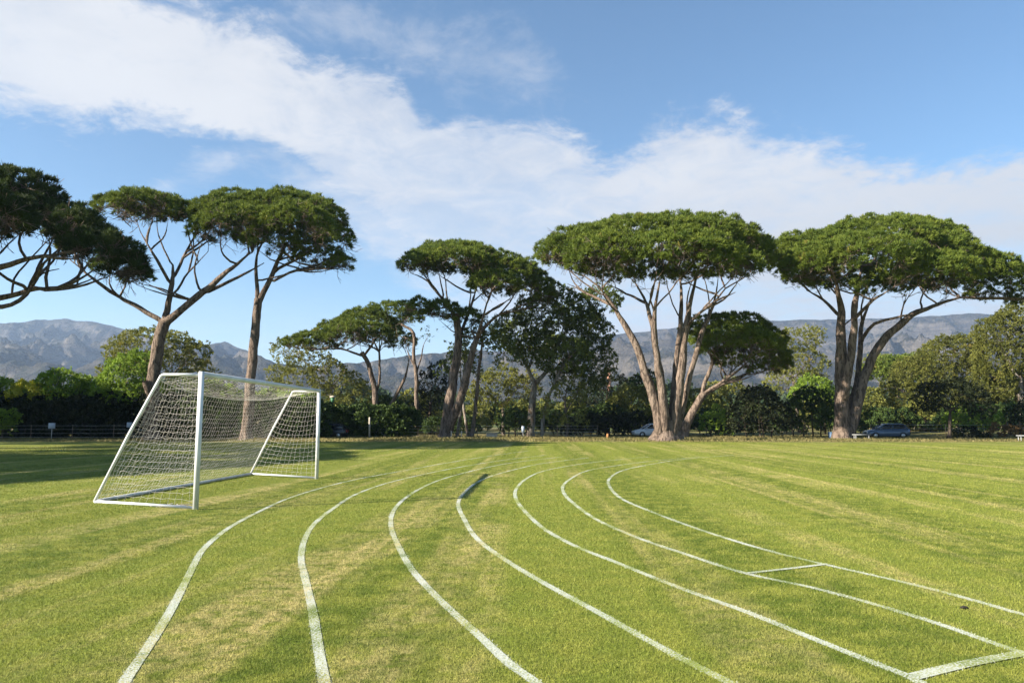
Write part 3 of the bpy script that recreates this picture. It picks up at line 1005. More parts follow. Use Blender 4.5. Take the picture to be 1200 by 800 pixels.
tree('umbrella_pine', 'forked umbrella pine behind the goal with a bulging scarred trunk and three spreading limbs', 'pine tree', 65, (178, 516),
     [([(178, 518), (177, 490), (178, 462), (181, 430), (187, 398), (192, 378)], 16, 12.5, .95),
      ([(178, 462, -.3), (173, 455, -.7), (172, 447, -.8)], 10, 8, 2),
      ([(191, 380), (207, 368), (226, 352), (250, 332), (275, 310), (296, 296)], 10, 4, .45),
      ([(238, 344), (262, 333, 1), (285, 322, 2), (310, 308, 2)], 5, 2, .5),
      ([(192, 378), (199, 352), (201, 330), (203, 310)], 7.5, 5, .75),
      ([(201, 335), (190, 315, -1), (176, 292, -2), (164, 272, -2)], 4.2, 2, .4),
      ([(202, 328), (214, 305, 1), (224, 284, 1), (232, 268, 1)], 4.2, 2, .4),
      ([(203, 345), (212, 336), (218, 320), (232, 308), (244, 296)], 3, 1.5, .5),
      ([(190, 376), (170, 364), (140, 348), (122, 336, -2), (98, 318, -3), (82, 304, -3)], 6, 2.6, .5)],
     [(135, 244, 25, 13), (170, 243, 46, 14), (210, 250, 24, 12), (165, 240, 36, 12, -4), (180, 244, 36, 12, 4),
      (262, 255, 38, 24), (252, 272, 28, 18, -2), (300, 252, 38, 25, 2), (280, 250, 44, 24, 4), (275, 262, 40, 22, -4),
      (108, 288, 36, 20, -2), (136, 312, 28, 16, -2), (84, 268, 28, 18, -2), (160, 326, 18, 10, -1)],
     BK, M['pine'], group=PINES, limbs=30, seed=22, twigs=900, spacing=0.95)
tree('umbrella_pine', 'slender straight umbrella pine rising behind the middle of the goal net', 'pine tree', 66, (288, 517),
     [([(288, 519), (289, 500), (293, 460), (297, 410), (300, 372), (303, 350)], 13, 9, .98),
      ([(302, 358), (301, 330), (300, 305), (302, 285)], 5.5, 2.5, .3),
      ([(302, 356), (311, 340), (320, 318), (330, 295), (340, 280)], 7.5, 3, .35),
      ([(316, 332), (340, 318, -1), (368, 314, -1), (392, 308, -1)], 3.5, 1.4, .3),
      ([(320, 318), (345, 305, 1), (370, 292, 2)], 4, 1.8, .3)],
     [(328, 252, 44, 28), (364, 262, 40, 30), (391, 282, 22, 22), (318, 284, 32, 18, -3), (372, 300, 30, 18, 0), (345, 255, 48, 28, 5), (345, 265, 46, 26, -5), (398, 310, 13, 12, -1)],
     BK, M['pine'], group=PINES, limbs=18, seed=23, twigs=700, spacing=0.95)
tree('umbrella_pine', 'leaning umbrella pine with a slanted crown sloping down to the left above the low hedge', 'pine tree', 92, (441, 510),
     [([(441, 511), (440, 475), (438, 448), (431, 424), (424, 412)], 7.5, 5, .9),
      ([(438, 470), (446, 440), (444, 410), (446, 396)], 3.5, 2, .6),
      ([(440, 495), (458, 476, 1), (464, 462, 1), (474, 444, 1), (479, 425, 1)], 5.5, 3, .7),
      ([(428, 418), (405, 410), (385, 404)], 3, 1.5, .3), ([(427, 416), (440, 398), (455, 382)], 3, 1.5, .3)],
     [(352, 403, 20, 9), (370, 402, 28, 12), (398, 393, 32, 17), (430, 380, 36, 17), (458, 368, 30, 14), (476, 374, 18, 13), (420, 392, 40, 14, -4), (430, 382, 40, 14, 4), (470, 402, 18, 12, 1)],
     BK, M['pine'], group=PINES, limbs=12, seed=24, twigs=500, spacing=1.0)
tree('umbrella_pine', 'twin-stemmed umbrella pine whose two thick trunks cross near the ground', 'pine tree', 76, (521, 513),
     [([(520, 515), (524, 490), (529, 455), (534, 425), (538, 398), (535, 368)], 13, 8, .9),
      ([(524, 508), (535, 480, -1), (545, 448, -1), (552, 418, -1), (558, 396, -1), (572, 378, -1), (585, 368, -1)], 11.5, 5, .75),
      ([(537, 385), (528, 360), (515, 345), (502, 330), (496, 318)], 4.5, 2, .3),
      ([(538, 395), (548, 370, 2), (556, 345, 3), (562, 320, 3)], 4.5, 2, .3),
      ([(530, 372), (512, 368), (496, 366)], 2.5, 1.2, .4),
      ([(558, 396, -1), (566, 372, -3), (572, 350, -3)], 4, 2, .3)],
     [(498, 309, 30, 13), (538, 304, 50, 14), (576, 312, 36, 17), (530, 302, 50, 14, 4), (530, 308, 48, 13, -4), (592, 326, 42, 22), (622, 338, 28, 22), (580, 334, 32, 15, -4), (600, 326, 36, 20, 4), (636, 352, 16, 14),
      (490, 360, 16, 10), (518, 366, 25, 12), (544, 374, 20, 10)],
     BK, M['pine'], group=PINES, limbs=22, seed=25, twigs=900, spacing=0.95)
tree('umbrella_pine', 'massive umbrella pine fanning into many stems from one base beside the white car', 'pine tree', 64.5, (781, 516),
     [([(781, 519), (781, 508), (782, 494)], 30, 22, 2),
      ([(775, 512, -.4), (769, 478, -.4), (757, 440, -.4), (746, 404, -.4), (732, 380, -.4), (718, 358, -.6), (700, 335, -1)], 13, 4.5, .75),
      ([(779, 512, .4), (778, 470, .4), (771, 425, .6), (765, 385, .8), (757, 355, 1), (745, 332, 2)], 10.5, 4, .7),
      ([(781, 512, -.6), (778, 470, -.9), (771, 430, -1), (766, 392, -1.4), (768, 360, -2), (773, 330, -2.5)], 11.5, 4.2, .7),
      ([(787, 512, -.3), (793, 470, -.4), (799, 425, -.5), (803, 385, -.6), (810, 350, -.8), (816, 322, -1)], 13.5, 5, .7),
      ([(785, 512, .7), (789, 460, .9), (794, 410, 1.2), (798, 375, 1.4), (799, 340, 2), (794, 315, 3)], 8, 4, .7),
      ([(792, 512, .5), (803, 465, .7), (814, 420, .9), (825, 385, 1.2), (835, 358, 1.4), (850, 338, 2)], 8.5, 4, .65),
      ([(803, 385, -.6), (820, 365, -2), (840, 352, -3), (862, 342, -4)], 4, 2, .4),
      ([(718, 358, -.6), (690, 345, 1), (665, 332, 2)], 4, 1.8, .3),
      ([(757, 355, 1), (735, 345, 4), (712, 333, 6)], 3.6, 1.8, .3)],
     [(662, 297, 34, 19), (694, 294, 58, 28), (752, 286, 74, 26), (820, 288, 70, 29), (866, 303, 38, 30), (720, 302, 60, 26, -5), (790, 304, 76, 30, -5.5), (850, 312, 42, 22, -3), (770, 282, 110, 24, 5, 6), (690, 300, 40, 22, 4), (845, 290, 45, 24, 6), (760, 304, 90, 24, 0), (820, 308, 60, 22, 2), (888, 292, 16, 16)],
     BK, M['pine'], group=PINES, limbs=24, seed=26, twigs=1500, spacing=1.0)
tree('umbrella_pine', 'small leaning umbrella pine with dark lopsided crown right behind the many-stemmed pine', 'pine tree', 74, (799, 512),
     [([(799, 514), (803, 500), (812, 480), (824, 462)], 11, 8, .95),
      ([(822, 464), (829, 440), (837, 422), (826, 405), (828, 392)], 5.5, 2.5, .5), ([(824, 462), (842, 452), (864, 444), (884, 432)], 6, 2.5, .4),
      ([(835, 425), (850, 412, 2), (862, 400, 3)], 3.5, 1.6, .3), ([(826, 460), (848, 446, -2), (868, 430, -3)], 4, 2, .4)],
     [(830, 384, 28, 14), (858, 386, 40, 17), (888, 402, 32, 18), (880, 420, 42, 20), (868, 405, 46, 20, -4), (850, 396, 40, 18, 4), (898, 430, 24, 15)],
     BK, M['pine'], group=PINES, limbs=12, seed=27, twigs=400, spacing=1.0)
tree('umbrella_pine', 'broad domed umbrella pine with a V of two trunks near the blue car', 'pine tree', 70, (989, 514),
     [([(988, 517), (987, 500), (986, 470), (986, 430), (985, 390), (986, 358), (980, 335, -1), (975, 318, -2)], 19, 5, .7),
      ([(994, 514, .2), (1001, 485, .2), (1009, 455, .2), (1017, 430, .2), (1027, 408, .2), (1045, 388, .2), (1072, 366, .2), (1100, 356, .2), (1125, 348, .2)], 14, 5, .65),
      ([(988, 470, -.6), (995, 430, -.8), (1000, 395, -.8), (1001, 362, -1), (1006, 335, 0), (1010, 312, 1)], 12, 4, .65),
      ([(994, 490, 1), (1004, 450, 1.2), (1008, 410, 1.5), (1010, 378, 2), (1020, 352, 3)], 8, 4, .7),
      ([(985, 372), (968, 352, 1), (945, 340, 2)], 4.5, 2, .3),
      ([(1008, 400, 1.5), (1024, 378, -1), (1050, 372, -3), (1080, 366, -5)], 4.5, 2, .4),
      ([(1000, 375, -1), (1022, 352, -4), (1045, 338, -6)], 4.5, 2, .4)],
     [(946, 302, 46, 30), (925, 300, 28, 22), (1020, 297, 82, 39), (1084, 311, 64, 38), (1134, 323, 54, 28), (1180, 336, 44, 23), (1000, 312, 84, 32, -6), (1070, 324, 70, 26, -6), (1035, 292, 90, 30, 6), (960, 300, 50, 26, 5), (1110, 318, 60, 24, 5), (1020, 318, 80, 22, 0), (1060, 305, 50, 28, 2), (980, 300, 60, 26, 0), (1215, 345, 34, 20)],
     BK, M['pine'], group=PINES, limbs=26, seed=28, twigs=1300, spacing=1.0)
# pines whose shadows fall into the picture from beyond its left edge
shade = tree('umbrella_pine', 'umbrella pine beyond the left picture edge, seen only as shadow on the lawn', 'pine tree', 0, (-41.3, 12.8, 0),
     [([(0, 0, 0), (0.2, 0, 4), (0.3, .2, 8)], 0.5, 0.3, .9), ([(0.3, .2, 7.5), (3, 1, 9.5), (5, 2, 11)], 0.2, 0.1, .3), ([(0.3, .2, 7.5), (-3, -1, 9.5), (-5, -2, 11)], 0.2, 0.1, .3), ([(0.3, .2, 7.5), (0, -3, 10), (0, -5, 11)], 0.2, 0.1, .3)],
     [((0, 0, 12.2), (7, 7, 2.4)), ((0, 0, 11.6), (4, 4, 1.6)), ((3.5, 2, 11.6), (4.5, 4.5, 2)), ((-3.5, -2, 11.6), (4.5, 4.5, 2)), ((1, -4, 11.8), (4.5, 4.5, 2)), ((-1, 4, 11.8), (4.5, 4.5, 2))],
     BK, M['pine_dark'], group=PINES, seed=29, spacing=1.15, metric=True, tufts=13, blades=13, bwid=0.1)
for (x, y, rz, sc) in ((-43.8, 26, 1.0, 1.1), (-46, 18.5, 2.0, 1.0), (-37.5, 19.5, 5.0, .95), (-47, 38, 2.2, 1.3), (-66, 51, 0.4, 1.3), (-80, 58, 3.0, 1.3), (-61, 62, 4.0, 1.0)):
    copy_tree(shade, (x, y, 0), rz, sc)
print('pines', round(time.time() - t_, 1))

# ------------------------------------------------------------------ gum trees and other trees
GUMS = 'broadleaf trees beyond the field edge'
t_ = time.time()
def gum(label, y, base, stems, lobes, mb, ml, seed, cat='tree', name='gum_tree', **k):
    kw = dict(kind='leaf', group=GUMS, spacing=1.15, tufts=12, blades=11, blen=0.24, bwid=0.105, porous=0.10)
    kw.update(k)
    return tree(name, label, cat, y, base, stems, lobes, mb, ml, seed=seed, **kw)

gum('pale-trunked gum tree with a dark ragged crown between the twin-stemmed and many-stemmed pines', 82, (621, 511.5),
    [([(621, 513), (623, 485), (625, 460), (627, 448)], 9, 7, 2), ([(626, 450), (617, 428), (608, 408), (600, 386)], 5, 2, .3), ([(627, 448), (638, 440), (650, 410, 2), (660, 385, 2)], 5, 2, .4),
     ([(635, 512, -2), (637, 480, -2), (648, 452, -2), (656, 434, -2), (676, 410, -2)], 4.5, 2, .6), ([(620, 432), (628, 405, 1), (632, 380, 1)], 3.5, 1.6, .3)],
    [(602, 388, 26, 22), (640, 372, 38, 26), (675, 362, 28, 18), (704, 352, 24, 14), (688, 392, 28, 22), (655, 402, 36, 26, 2), (630, 410, 24, 20, -2), (690, 428, 24, 18), (706, 420, 16, 14), (668, 440, 20, 16, 1), (645, 350, 24, 16), (620, 396, 34, 24, 4), (670, 384, 34, 26, 5), (660, 418, 34, 22, -3), (684, 446, 20, 16)],
    PB, M['gum_dark'], 41, porous=0.12, spacing=1.02)
gum('round olive gum tree low behind the slim bare trunks, its crown in full light', 88, (590, 511),
    [([(590, 512), (590, 490), (588, 470)], 4, 3, .5), ([(588, 478), (600, 462), (610, 452)], 2, 1, .3), ([(588, 478), (574, 462), (566, 452)], 2, 1, .3)],
    [(576, 456, 22, 18), (602, 462, 22, 18), (588, 444, 20, 12), (618, 452, 14, 14), (560, 470, 12, 10)], GB, M['olive'], 42)
gum('weeping olive tree with thin hanging branches right of the pale-trunked gum', 78, (664, 512),
    [([(664, 514), (665, 490), (662, 470), (664, 450)], 3.2, 2, .4), ([(664, 480), (676, 462), (682, 448)], 2, 1, .3)],
    [(660, 468, 17, 18), (674, 484, 14, 16), (650, 484, 12, 14), (676, 456, 12, 12)], GB, M['olive'], 43, porous=0.3)
gum('loose olive gum tree standing just right of the far goal post', 98, (388, 508),
    [([(388, 510), (389, 480), (388, 455), (383, 435)], 4.5, 3, .7), ([(388, 455), (400, 440), (408, 430)], 2, 1, .3), ([(385, 440), (365, 428), (345, 418)], 2.2, 1, .3)],
    [(340, 412, 20, 13), (362, 424, 26, 17), (350, 448, 26, 18), (382, 440, 24, 18), (402, 452, 24, 18), (420, 460, 14, 12), (372, 462, 30, 12), (326, 440, 12, 12)], PB, M['olive'], 44, porous=0.28)
gum('rounded olive tree spreading behind the forked pine trunk', 82, (190, 511),
    [([(190, 513), (190, 480), (188, 450)], 7, 5, .6), ([(188, 460), (205, 435), (222, 420)], 3, 1.4, .3), ([(188, 460), (165, 430), (150, 415)], 3, 1.4, .3)],
    [(182, 408, 44, 20), (150, 414, 24, 16), (218, 420, 26, 20), (135, 438, 14, 12), (190, 425, 40, 18), (236, 438, 14, 14)], GB, M['olive'], 45, porous=0.1)
gum('tall yellowish open-topped gum tree between the small leaning pine and the broad pine', 100, (938, 508),
    [([(938, 510), (934, 480), (930, 450), (926, 425)], 4, 2.6, .5), ([(930, 445), (945, 425), (955, 410)], 2, 1, .3), ([(927, 430), (918, 410), (912, 400)], 2, 1, .3)],
    [(930, 399, 26, 10), (950, 394, 16, 9), (912, 405, 16, 10), (938, 425, 26, 14), (925, 445, 26, 16), (950, 452, 20, 16)], GB, M['olive'], 46, porous=0.3)
gum('large rounded olive tree behind the blue car and the flat-crowned shade tree', 106, (1084, 508),
    [([(1084, 508), (1084, 490), (1086, 460)], 7, 5, .6), ([(1085, 470), (1105, 440), (1115, 420)], 3, 1.4, .3), ([(1085, 475), (1060, 460), (1045, 450)], 3, 1.4, .3)],
    [(1112, 420, 32, 24), (1130, 405, 20, 12), (1084, 442, 36, 24), (1056, 468, 28, 22), (1092, 468, 44, 26), (1044, 490, 20, 16), (1076, 494, 30, 14), (1128, 440, 28, 26)],
    GB, M['olive_deep'], 47, porous=0.0, spacing=0.95)
gum('tallest dense olive tree at the right picture edge with a pale bare trunk', 98, (1198, 509),
    [([(1200, 509), (1198, 490), (1197, 465), (1196, 440)], 9, 7, .6), ([(1197, 450), (1180, 420), (1172, 400)], 4, 2, .3), ([(1197, 455), (1215, 420), (1222, 395)], 4, 2, .3)],
    [(1182, 392, 34, 24), (1205, 372, 30, 18), (1172, 420, 28, 24), (1212, 410, 36, 28), (1164, 448, 22, 22), (1180, 455, 18, 20, 3), (1226, 450, 30, 30), (1158, 478, 16, 18, 3)],
    PB, M['olive_deep'], 48, porous=0.0, spacing=0.95)
gum('small dark shade tree with a flat crown and thin trunk before the olive trees', 69, (1112, 515),
    [([(1112, 517), (1112, 500), (1114, 484), (1115, 474)], 4.2, 3, .7), ([(1114, 482), (1128, 470), (1140, 466)], 2, 1, .3), ([(1114, 482), (1098, 470), (1088, 468)], 2, 1, .3)],
    [(1112, 462, 28, 14), (1136, 470, 20, 12), (1094, 470, 18, 11), (1116, 468, 32, 14, 2), (1150, 480, 12, 10)], DB, M['bush_dark'], 49, name='shade_tree', porous=0.05)
for i, (lab, y, bu, top, lob, w, ml) in enumerate([
    ('slim pale bare trunk leaning right, just right of the crossing pine trunks', 79, 535, [(535, 513), (540, 480), (544, 440), (546, 405)], [(546, 400, 14, 10), (534, 412, 12, 9), (556, 410, 12, 9)], 4, 'gum_dark'),
    ('thin bare trunk bending left, middle one of the slim trunks', 80, 548, [(549, 513), (546, 490), (541, 465), (540, 430)], [(538, 425, 16, 12), (526, 432, 12, 10), (552, 430, 12, 9)], 3.6, 'gum_dark'),
    ('tall slim pinkish pine trunk leaning right, rightmost of the slim trunks', 77, 552, [(552, 514), (557, 480), (561, 440), (565, 400), (567, 385)], [(570, 388, 18, 9), (584, 400, 18, 11), (556, 396, 14, 9), (592, 415, 14, 11)], 5, 'gum_dark')]):
    gum(lab, y, (bu, 513), [(top, w, w * .6, .8)], lob, BK if i == 2 else PB, M[ml], 51 + i, porous=0.3, name='slim_tree')
gum('gaunt dead pine with a broken bent top, left of the crossing pine trunks', 84, (487, 511),
    [([(487, 512), (488, 480), (488, 445), (484, 412), (487, 388), (477, 383), (468, 379)], 6, 3, 2), ([(487, 440), (493, 420), (496, 402), (502, 394)], 2.4, .8, .5), ([(486, 430), (478, 415), (474, 400)], 2, .8, .4), ([(485, 400), (470, 392), (462, 394)], 2, .8, .5)],
    [(466, 384, 8, 3), (500, 394, 4, 3), (474, 398, 4, 3)], BK, M['pine_dark'], 55, name='dead_pine', spacing=1.3, tufts=4, blades=6, porous=0.5, cat='dead tree')
gum('very dark dense tree filling the gap left of the crossing pine trunks', 96, (502, 509),
    [([(503, 510), (504, 480), (505, 460)], 4, 3, .4), ([(504, 470), (515, 450), (520, 440)], 2, 1, .3)],
    [(506, 452, 16, 16), (515, 440, 14, 14), (500, 472, 14, 14), (512, 468, 16, 14)], DB, M['bush_dark'], 56, porous=0.05)
gum('dark evergreen tree rising behind the pale-trunked gum, in front of the mountain', 104, (712, 507),
    [([(712, 509), (712, 480), (711, 455)], 5, 3, .4), ([(712, 470), (726, 455), (732, 448)], 2, 1, .3)],
    [(700, 462, 22, 16), (722, 456, 20, 14), (712, 446, 14, 10), (735, 468, 16, 16), (690, 474, 16, 16)], DB, M['bush_dark'], 57)
gum('mid-green umbrella-shaped tree with a bare brown underside far behind the blue car', 150, (1050, 502),
    [([(1050, 504), (1050, 480), (1052, 462)], 3, 2, .6), ([(1051, 470), (1066, 450), (1076, 442)], 1.6, .8, .3), ([(1051, 470), (1036, 452), (1028, 444)], 1.6, .8, .3)],
    [(1034, 436, 22, 9), (1062, 436, 24, 10), (1048, 430, 28, 9), (1080, 442, 12, 8)], BK, M['pine'], 58, spacing=1.5, bwid=0.2, blen=.45)
gum('pale olive tree top peeping over the trees left of the blue car', 165, (1030, 501),
    [([(1030, 503), (1030, 470), (1031, 440)], 2.4, 1.6, .6)], [(1032, 424, 12, 7), (1046, 428, 10, 5), (1018, 432, 10, 7)], GB, M['olive'], 59, spacing=1.5, bwid=0.2, blen=.45)
gum('brownish flat-topped tree on the skyline right of the pale olive tree top', 172, (1080, 500),
    [([(1080, 502), (1080, 470), (1078, 440)], 2.4, 1.6, .6)], [(1070, 423, 16, 6), (1086, 420, 10, 5), (1060, 428, 9, 5)], GB, M['gum_dark'], 60, spacing=1.5, bwid=0.2, blen=.45)
print('gums', round(time.time() - t_, 1))

# ------------------------------------------------------------------ shrubs and hedges
t_ = time.time()
SH = 'shrubs along the field edge'
H = M['hedge']
shrub('hedge', 'long tall dark hedge at the left, under the bright bushes', 'hedge', 72, [(u, 496, 22, 26) for u in range(-150, 200, 22)] + [(u + 10, 482, 20, 18, 2) for u in range(-150, 190, 26)], M['bush_dark'], 1, spacing=0.9, tufts=13, blades=8, blen=.34, bwid=0.24, zmin=-0.97)  # deep shade below the bushes put into the near-black leaf colour
shrub('hedge', 'dark hedge seen through the goal net, between the two pine trunks and beyond', 'hedge', 73, [(u, 494, 20, 24) for u in range(205, 375, 20)] + [(u, 478, 16, 14, 2) for u in range(212, 330, 24)], H, 2, spacing=0.9, tufts=13, blades=8, blen=.34, bwid=0.24, zmin=-0.97)
shrub('hedge', 'leafy mid-green hedge right of the goal with a pale post in front', 'hedge', 78, [(u, 496, 15, 18) for u in range(376, 482, 14)], H, 3, spacing=0.72, tufts=13, blades=8, blen=.3, bwid=.2, zmin=-0.97)
for i, (lab, y, lobes, ml) in enumerate([
    ('green bush top at the very left edge, above the dark hedge', 74, [(4, 460, 22, 14), (-22, 462, 20, 16), (16, 466, 14, 12)], 'green'),
    ('yellow-green bush at the left, the only yellow one', 72.3, [(34, 459, 15, 11), (44, 463, 12, 10), (24, 464, 12, 9)], 'yellow'),
    ('dense bright green bush between the yellow bush and the tallest left bush', 74, [(72, 452, 24, 17), (52, 460, 14, 14), (92, 460, 16, 15), (72, 466, 28, 14)], 'green'),
    ('low mid-green bush right of the dense bright bush', 76, [(110, 458, 18, 13), (124, 462, 14, 14), (98, 466, 14, 12)], 'green'),
    ('tallest bright green bush leaning against the forked pine trunk', 73, [(150, 440, 28, 22), (168, 430, 18, 17), (132, 456, 20, 18), (165, 458, 24, 20), (150, 468, 26, 14)], 'green'),
    ('small sunlit bush low at the left edge, in front of the dark hedge', 69, [(6, 490, 12, 8), (-8, 494, 14, 12), (4, 503, 10, 8)], 'green'),
    ('bright green foliage seen through the goal net left of the slender pine', 76, [(215, 458, 22, 16), (240, 464, 24, 16), (265, 470, 22, 14)], 'green'),
    ('green foliage seen through the goal net right of the slender pine', 76, [(312, 468, 18, 10), (335, 472, 20, 10), (355, 474, 18, 10)], 'green'),
    ('round dark green shrub beside the small pale sign', 77, [(604, 494, 12, 14), (596, 500, 8, 12), (612, 500, 8, 12)], 'hedge'),
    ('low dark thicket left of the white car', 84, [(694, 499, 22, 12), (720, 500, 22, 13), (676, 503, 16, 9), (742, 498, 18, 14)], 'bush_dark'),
    ('olive bush lit from the left behind the white car', 92, [(740, 470, 20, 18), (758, 478, 18, 18), (726, 480, 16, 16), (766, 462, 14, 14)], 'olive'),
    ('dark green bush top directly left of the many-stemmed trunk', 94, [(752, 450, 14, 12), (762, 444, 10, 9)], 'hedge'),
    ('olive scrub seen between the stems and the small leaning pine', 96, [(820, 474, 18, 18), (840, 466, 16, 16), (800, 480, 16, 18), (856, 458, 16, 12)], 'olive'),
    ('bright green shrub at the foot of the olive scrub', 82, [(842, 494, 10, 16), (832, 498, 9, 14), (848, 502, 8, 10)], 'green'),
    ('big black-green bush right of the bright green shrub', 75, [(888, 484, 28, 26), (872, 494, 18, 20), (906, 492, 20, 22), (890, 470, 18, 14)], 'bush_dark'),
    ('dark green bush directly left of the broad pine trunk', 80, [(944, 486, 26, 20), (962, 490, 20, 20), (926, 494, 18, 18), (950, 470, 20, 14)], 'hedge'),
    ('bright green bush glowing above the dark bush left of the broad pine', 92, [(952, 456, 18, 14), (966, 464, 14, 14), (940, 462, 12, 12)], 'green'),
    ('olive undergrowth between the broad pine and the blue car', 96, [(1018, 478, 16, 24), (1032, 490, 14, 18), (1006, 488, 12, 20)], 'olive'),
    ('mixed green bush under the flat dark crown of the shade tree', 82, [(1140, 488, 20, 14), (1126, 494, 14, 14), (1156, 496, 14, 12)], 'green'),
    ('low dark rounded shrub on the grass right of the shade tree trunk', 72, [(1134, 510, 10, 6), (1146, 512, 8, 4), (1124, 512, 6, 4)], 'bush_dark'),
    ('low reddish dry bush by the right fence', 74, [(1176, 507, 14, 6), (1188, 508, 10, 6)], 'dry'),
    ('dark bush at the right edge below the pale trunk', 76, [(1196, 496, 8, 20), (1206, 492, 12, 24)], 'bush_dark'),
    ('olive thicket behind the fence under the crossing pine trunks', 100, [(500, 492, 14, 12), (518, 496, 14, 10), (540, 494, 14, 11), (474, 496, 12, 10), (562, 498, 12, 8)], 'olive'),
    ('olive grass-like scrub between the gum stems and the weeping tree', 104, [(640, 496, 16, 9), (660, 500, 14, 8), (624, 494, 10, 10)], 'olive'),
]):
    mm = M['dry_bush'] if ml == 'dry' else M[ml]
    shrub('bush', lab, 'bush', y, lobes, mm, 10 + i, group=SH, spacing=0.85, bwid=0.14, porous=0.05)
print('shrubs', round(time.time() - t_, 1))

# thicket farther back: copies of two scrub bushes
R = np.random.default_rng(90)
TH = 'scrub bushes of the thicket beyond the field'
b1 = shrub('scrub_bush', 'olive scrub bush in the thicket far beyond the fence', 'bush', 118, [(560, 490, 18, 13), (548, 494, 12, 10), (574, 494, 14, 10), (562, 482, 12, 9)], M['olive'], 60, group=TH, spacing=1.0, bwid=.2, blen=.3)
b2 = shrub('scrub_bush', 'dark green scrub bush in the thicket far beyond the fence', 'bush', 112, [(470, 490, 16, 14), (458, 494, 12, 10), (482, 494, 14, 10)], M['hedge'], 61, group=TH, spacing=1.0, bwid=.2, blen=.3)
for k, u in enumerate(np.linspace(380, 1190, 72)):
    if 556 < u < 590: continue
    y = R.uniform(100, 140) if k % 3 else R.uniform(88, 98); p_ = P(u + R.uniform(-10, 10), 500, y)
    copy_tree(b2 if y < 100 else (b1, b2)[k % 2], (p_[0], y, float(gz(p_[0], y)) - .05), R.uniform(0, 6.3), R.uniform(.7, 1.3) * (0.8 if y < 100 else 1))
# far woodland: one mass
t_ = time.time()
R = np.random.default_rng(77)
V_ = []; T_ = []; nW = 0
def wood_tree(x, y, h, w, conical, n, tb):
    z0 = float(gz(x, y))
    k = np.arange(n)
    if conical:
        t = R.uniform(0.05, 1, n) ** 0.8; rad = w * (1.02 - t) * R.uniform(0.6, 1.05, n)
    else:
        t = R.uniform(0.12, 1, n); rad = w * np.sqrt(np.clip(1 - ((t - .55) / .5) ** 2, 0.02, 1)) * R.uniform(0.6, 1.08, n)
    a = R.uniform(0, 2 * math.pi, n)
    c = np.stack([x + rad * np.cos(a), y + rad * np.sin(a), z0 + t * h], 1)
    s = 0.085 * h * R.uniform(0.6, 1.3, (n, 1))
    v = np.stack([c + R.normal(0, 1, (n, 3)) * s, c + R.normal(0, 1, (n, 3)) * s, c + R.normal(0, 1, (n, 3)) * s], 1)
    V_.append(v.reshape(-1, 3)); T_.append(np.repeat(np.clip(R.normal(tb, .15, n), 0, 1), 3))
for k in range(620):
    y = R.uniform(190, 620); x = R.uniform(-0.8, 0.8) * y
    uu = 600 + x / y * FPX
    con = uu < 520 and R.uniform() < .85
    h = R.uniform(6, 11) * (1.15 if con else .9) * (0.6 if 540 < uu < 690 else 1)
    wood_tree(x, y, h, h * (.2 if con else .5), con, 120, R.uniform(.2, .7))
v = np.concatenate(V_)
tag(link('woodland', mesh_from('woodland', v, np.arange(len(v)), np.full(len(v) // 3, 3), M['conifer'], False, np.concatenate(T_))), kind='stuff')
print('wood', round(time.time() - t_, 1))
# ------------------------------------------------------------------ small things
def gpos(u, y):
    p = P(u, 500, y); return np.array([p[0], y, float(gz(p[0], y))])

def fence(label, u0, u1, y, n, hp, pale=None):
    p0, p1 = gpos(u0, y), gpos(u1, y)
    root = empty('wire_fence', p0); tag(root, label, 'fence', 'wire fences along the field edge')
    tops = []
    for k in range(n):
        t = k / (n - 1); p = p0 + (p1 - p0) * t - p0
        p[2] = float(gz(p0[0] + p[0], y)) - p0[2]
        mb = MB(); mb.tube([p + (0, 0, -.2), p + (0, 0, hp)], 0.035, 6)
        mb.build('post', M['rust'], root, True); tops.append(p)
    mb = MB()
    for z in (0.25, 0.6, 0.95, hp - 0.06):
        for a, b in zip(tops[:-1], tops[1:]):
            m = (a + b) / 2
            mb.tube([a + (0, -.03, z), m + (0, -.03, z - .03), b + (0, -.03, z)], 0.009, 4)
    mb.build('wire', M['steel'], root)

fence('rusty wire fence in front of the long dark hedge at the left', -60, 182, 68.5, 6, 1.35)
fence('wire fence in front of the leafy hedge right of the goal', 372, 700, 77, 8, 1.3)
fence('wire fence running under the olive trees at the right', 1020, 1240, 78, 6, 1.4)


def post_thing(name, label, cat, u, y, h, r, mat, cap=False):
    p = gpos(u, y); mb = MB()
    mb.tube([(0, 0, -.2), (0, 0, h * .98), (0, 0, h)], [r, r, r * .6], 10)
    o = mb.build(name, M[mat], None, True, tuple(p)); tag(o, label, cat); return o

post_thing('concrete_post', 'pale concrete post standing in front of the leafy hedge right of the goal', 'post', 433, 75, 2.1, 0.09, 'stone')
post_thing('wooden_stub', 'short orange wooden stub in the dry grass left of the white car', 'post', 712, 72, 0.5, 0.11, 'wood')
for k in range(2):
    post_thing('wooden_peg', 'short pale wooden peg between the crossing pine trunks and the slim trunks', 'post', (529, 541)[k], 74, 0.75, 0.06, 'stone')['group'] = 'pale pegs by the slim trunks'


def sign(label, u, v, y, w, h):
    p = gpos(u, y); top = P(u, v, y)[2] - p[2]
    root = empty('sign_board', p); tag(root, label, 'sign')
    mb = MB(); mb.tube([(0, 0, -.2), (0, 0, top)], 0.03, 8); mb.build('post', M['steel'], root, True)
    mb = MB(); mb.box((-w / 2, -.06, top - h * .6), (w / 2, -.032, top + h * .4), 0.006); mb.build('panel', M['sign'], root)

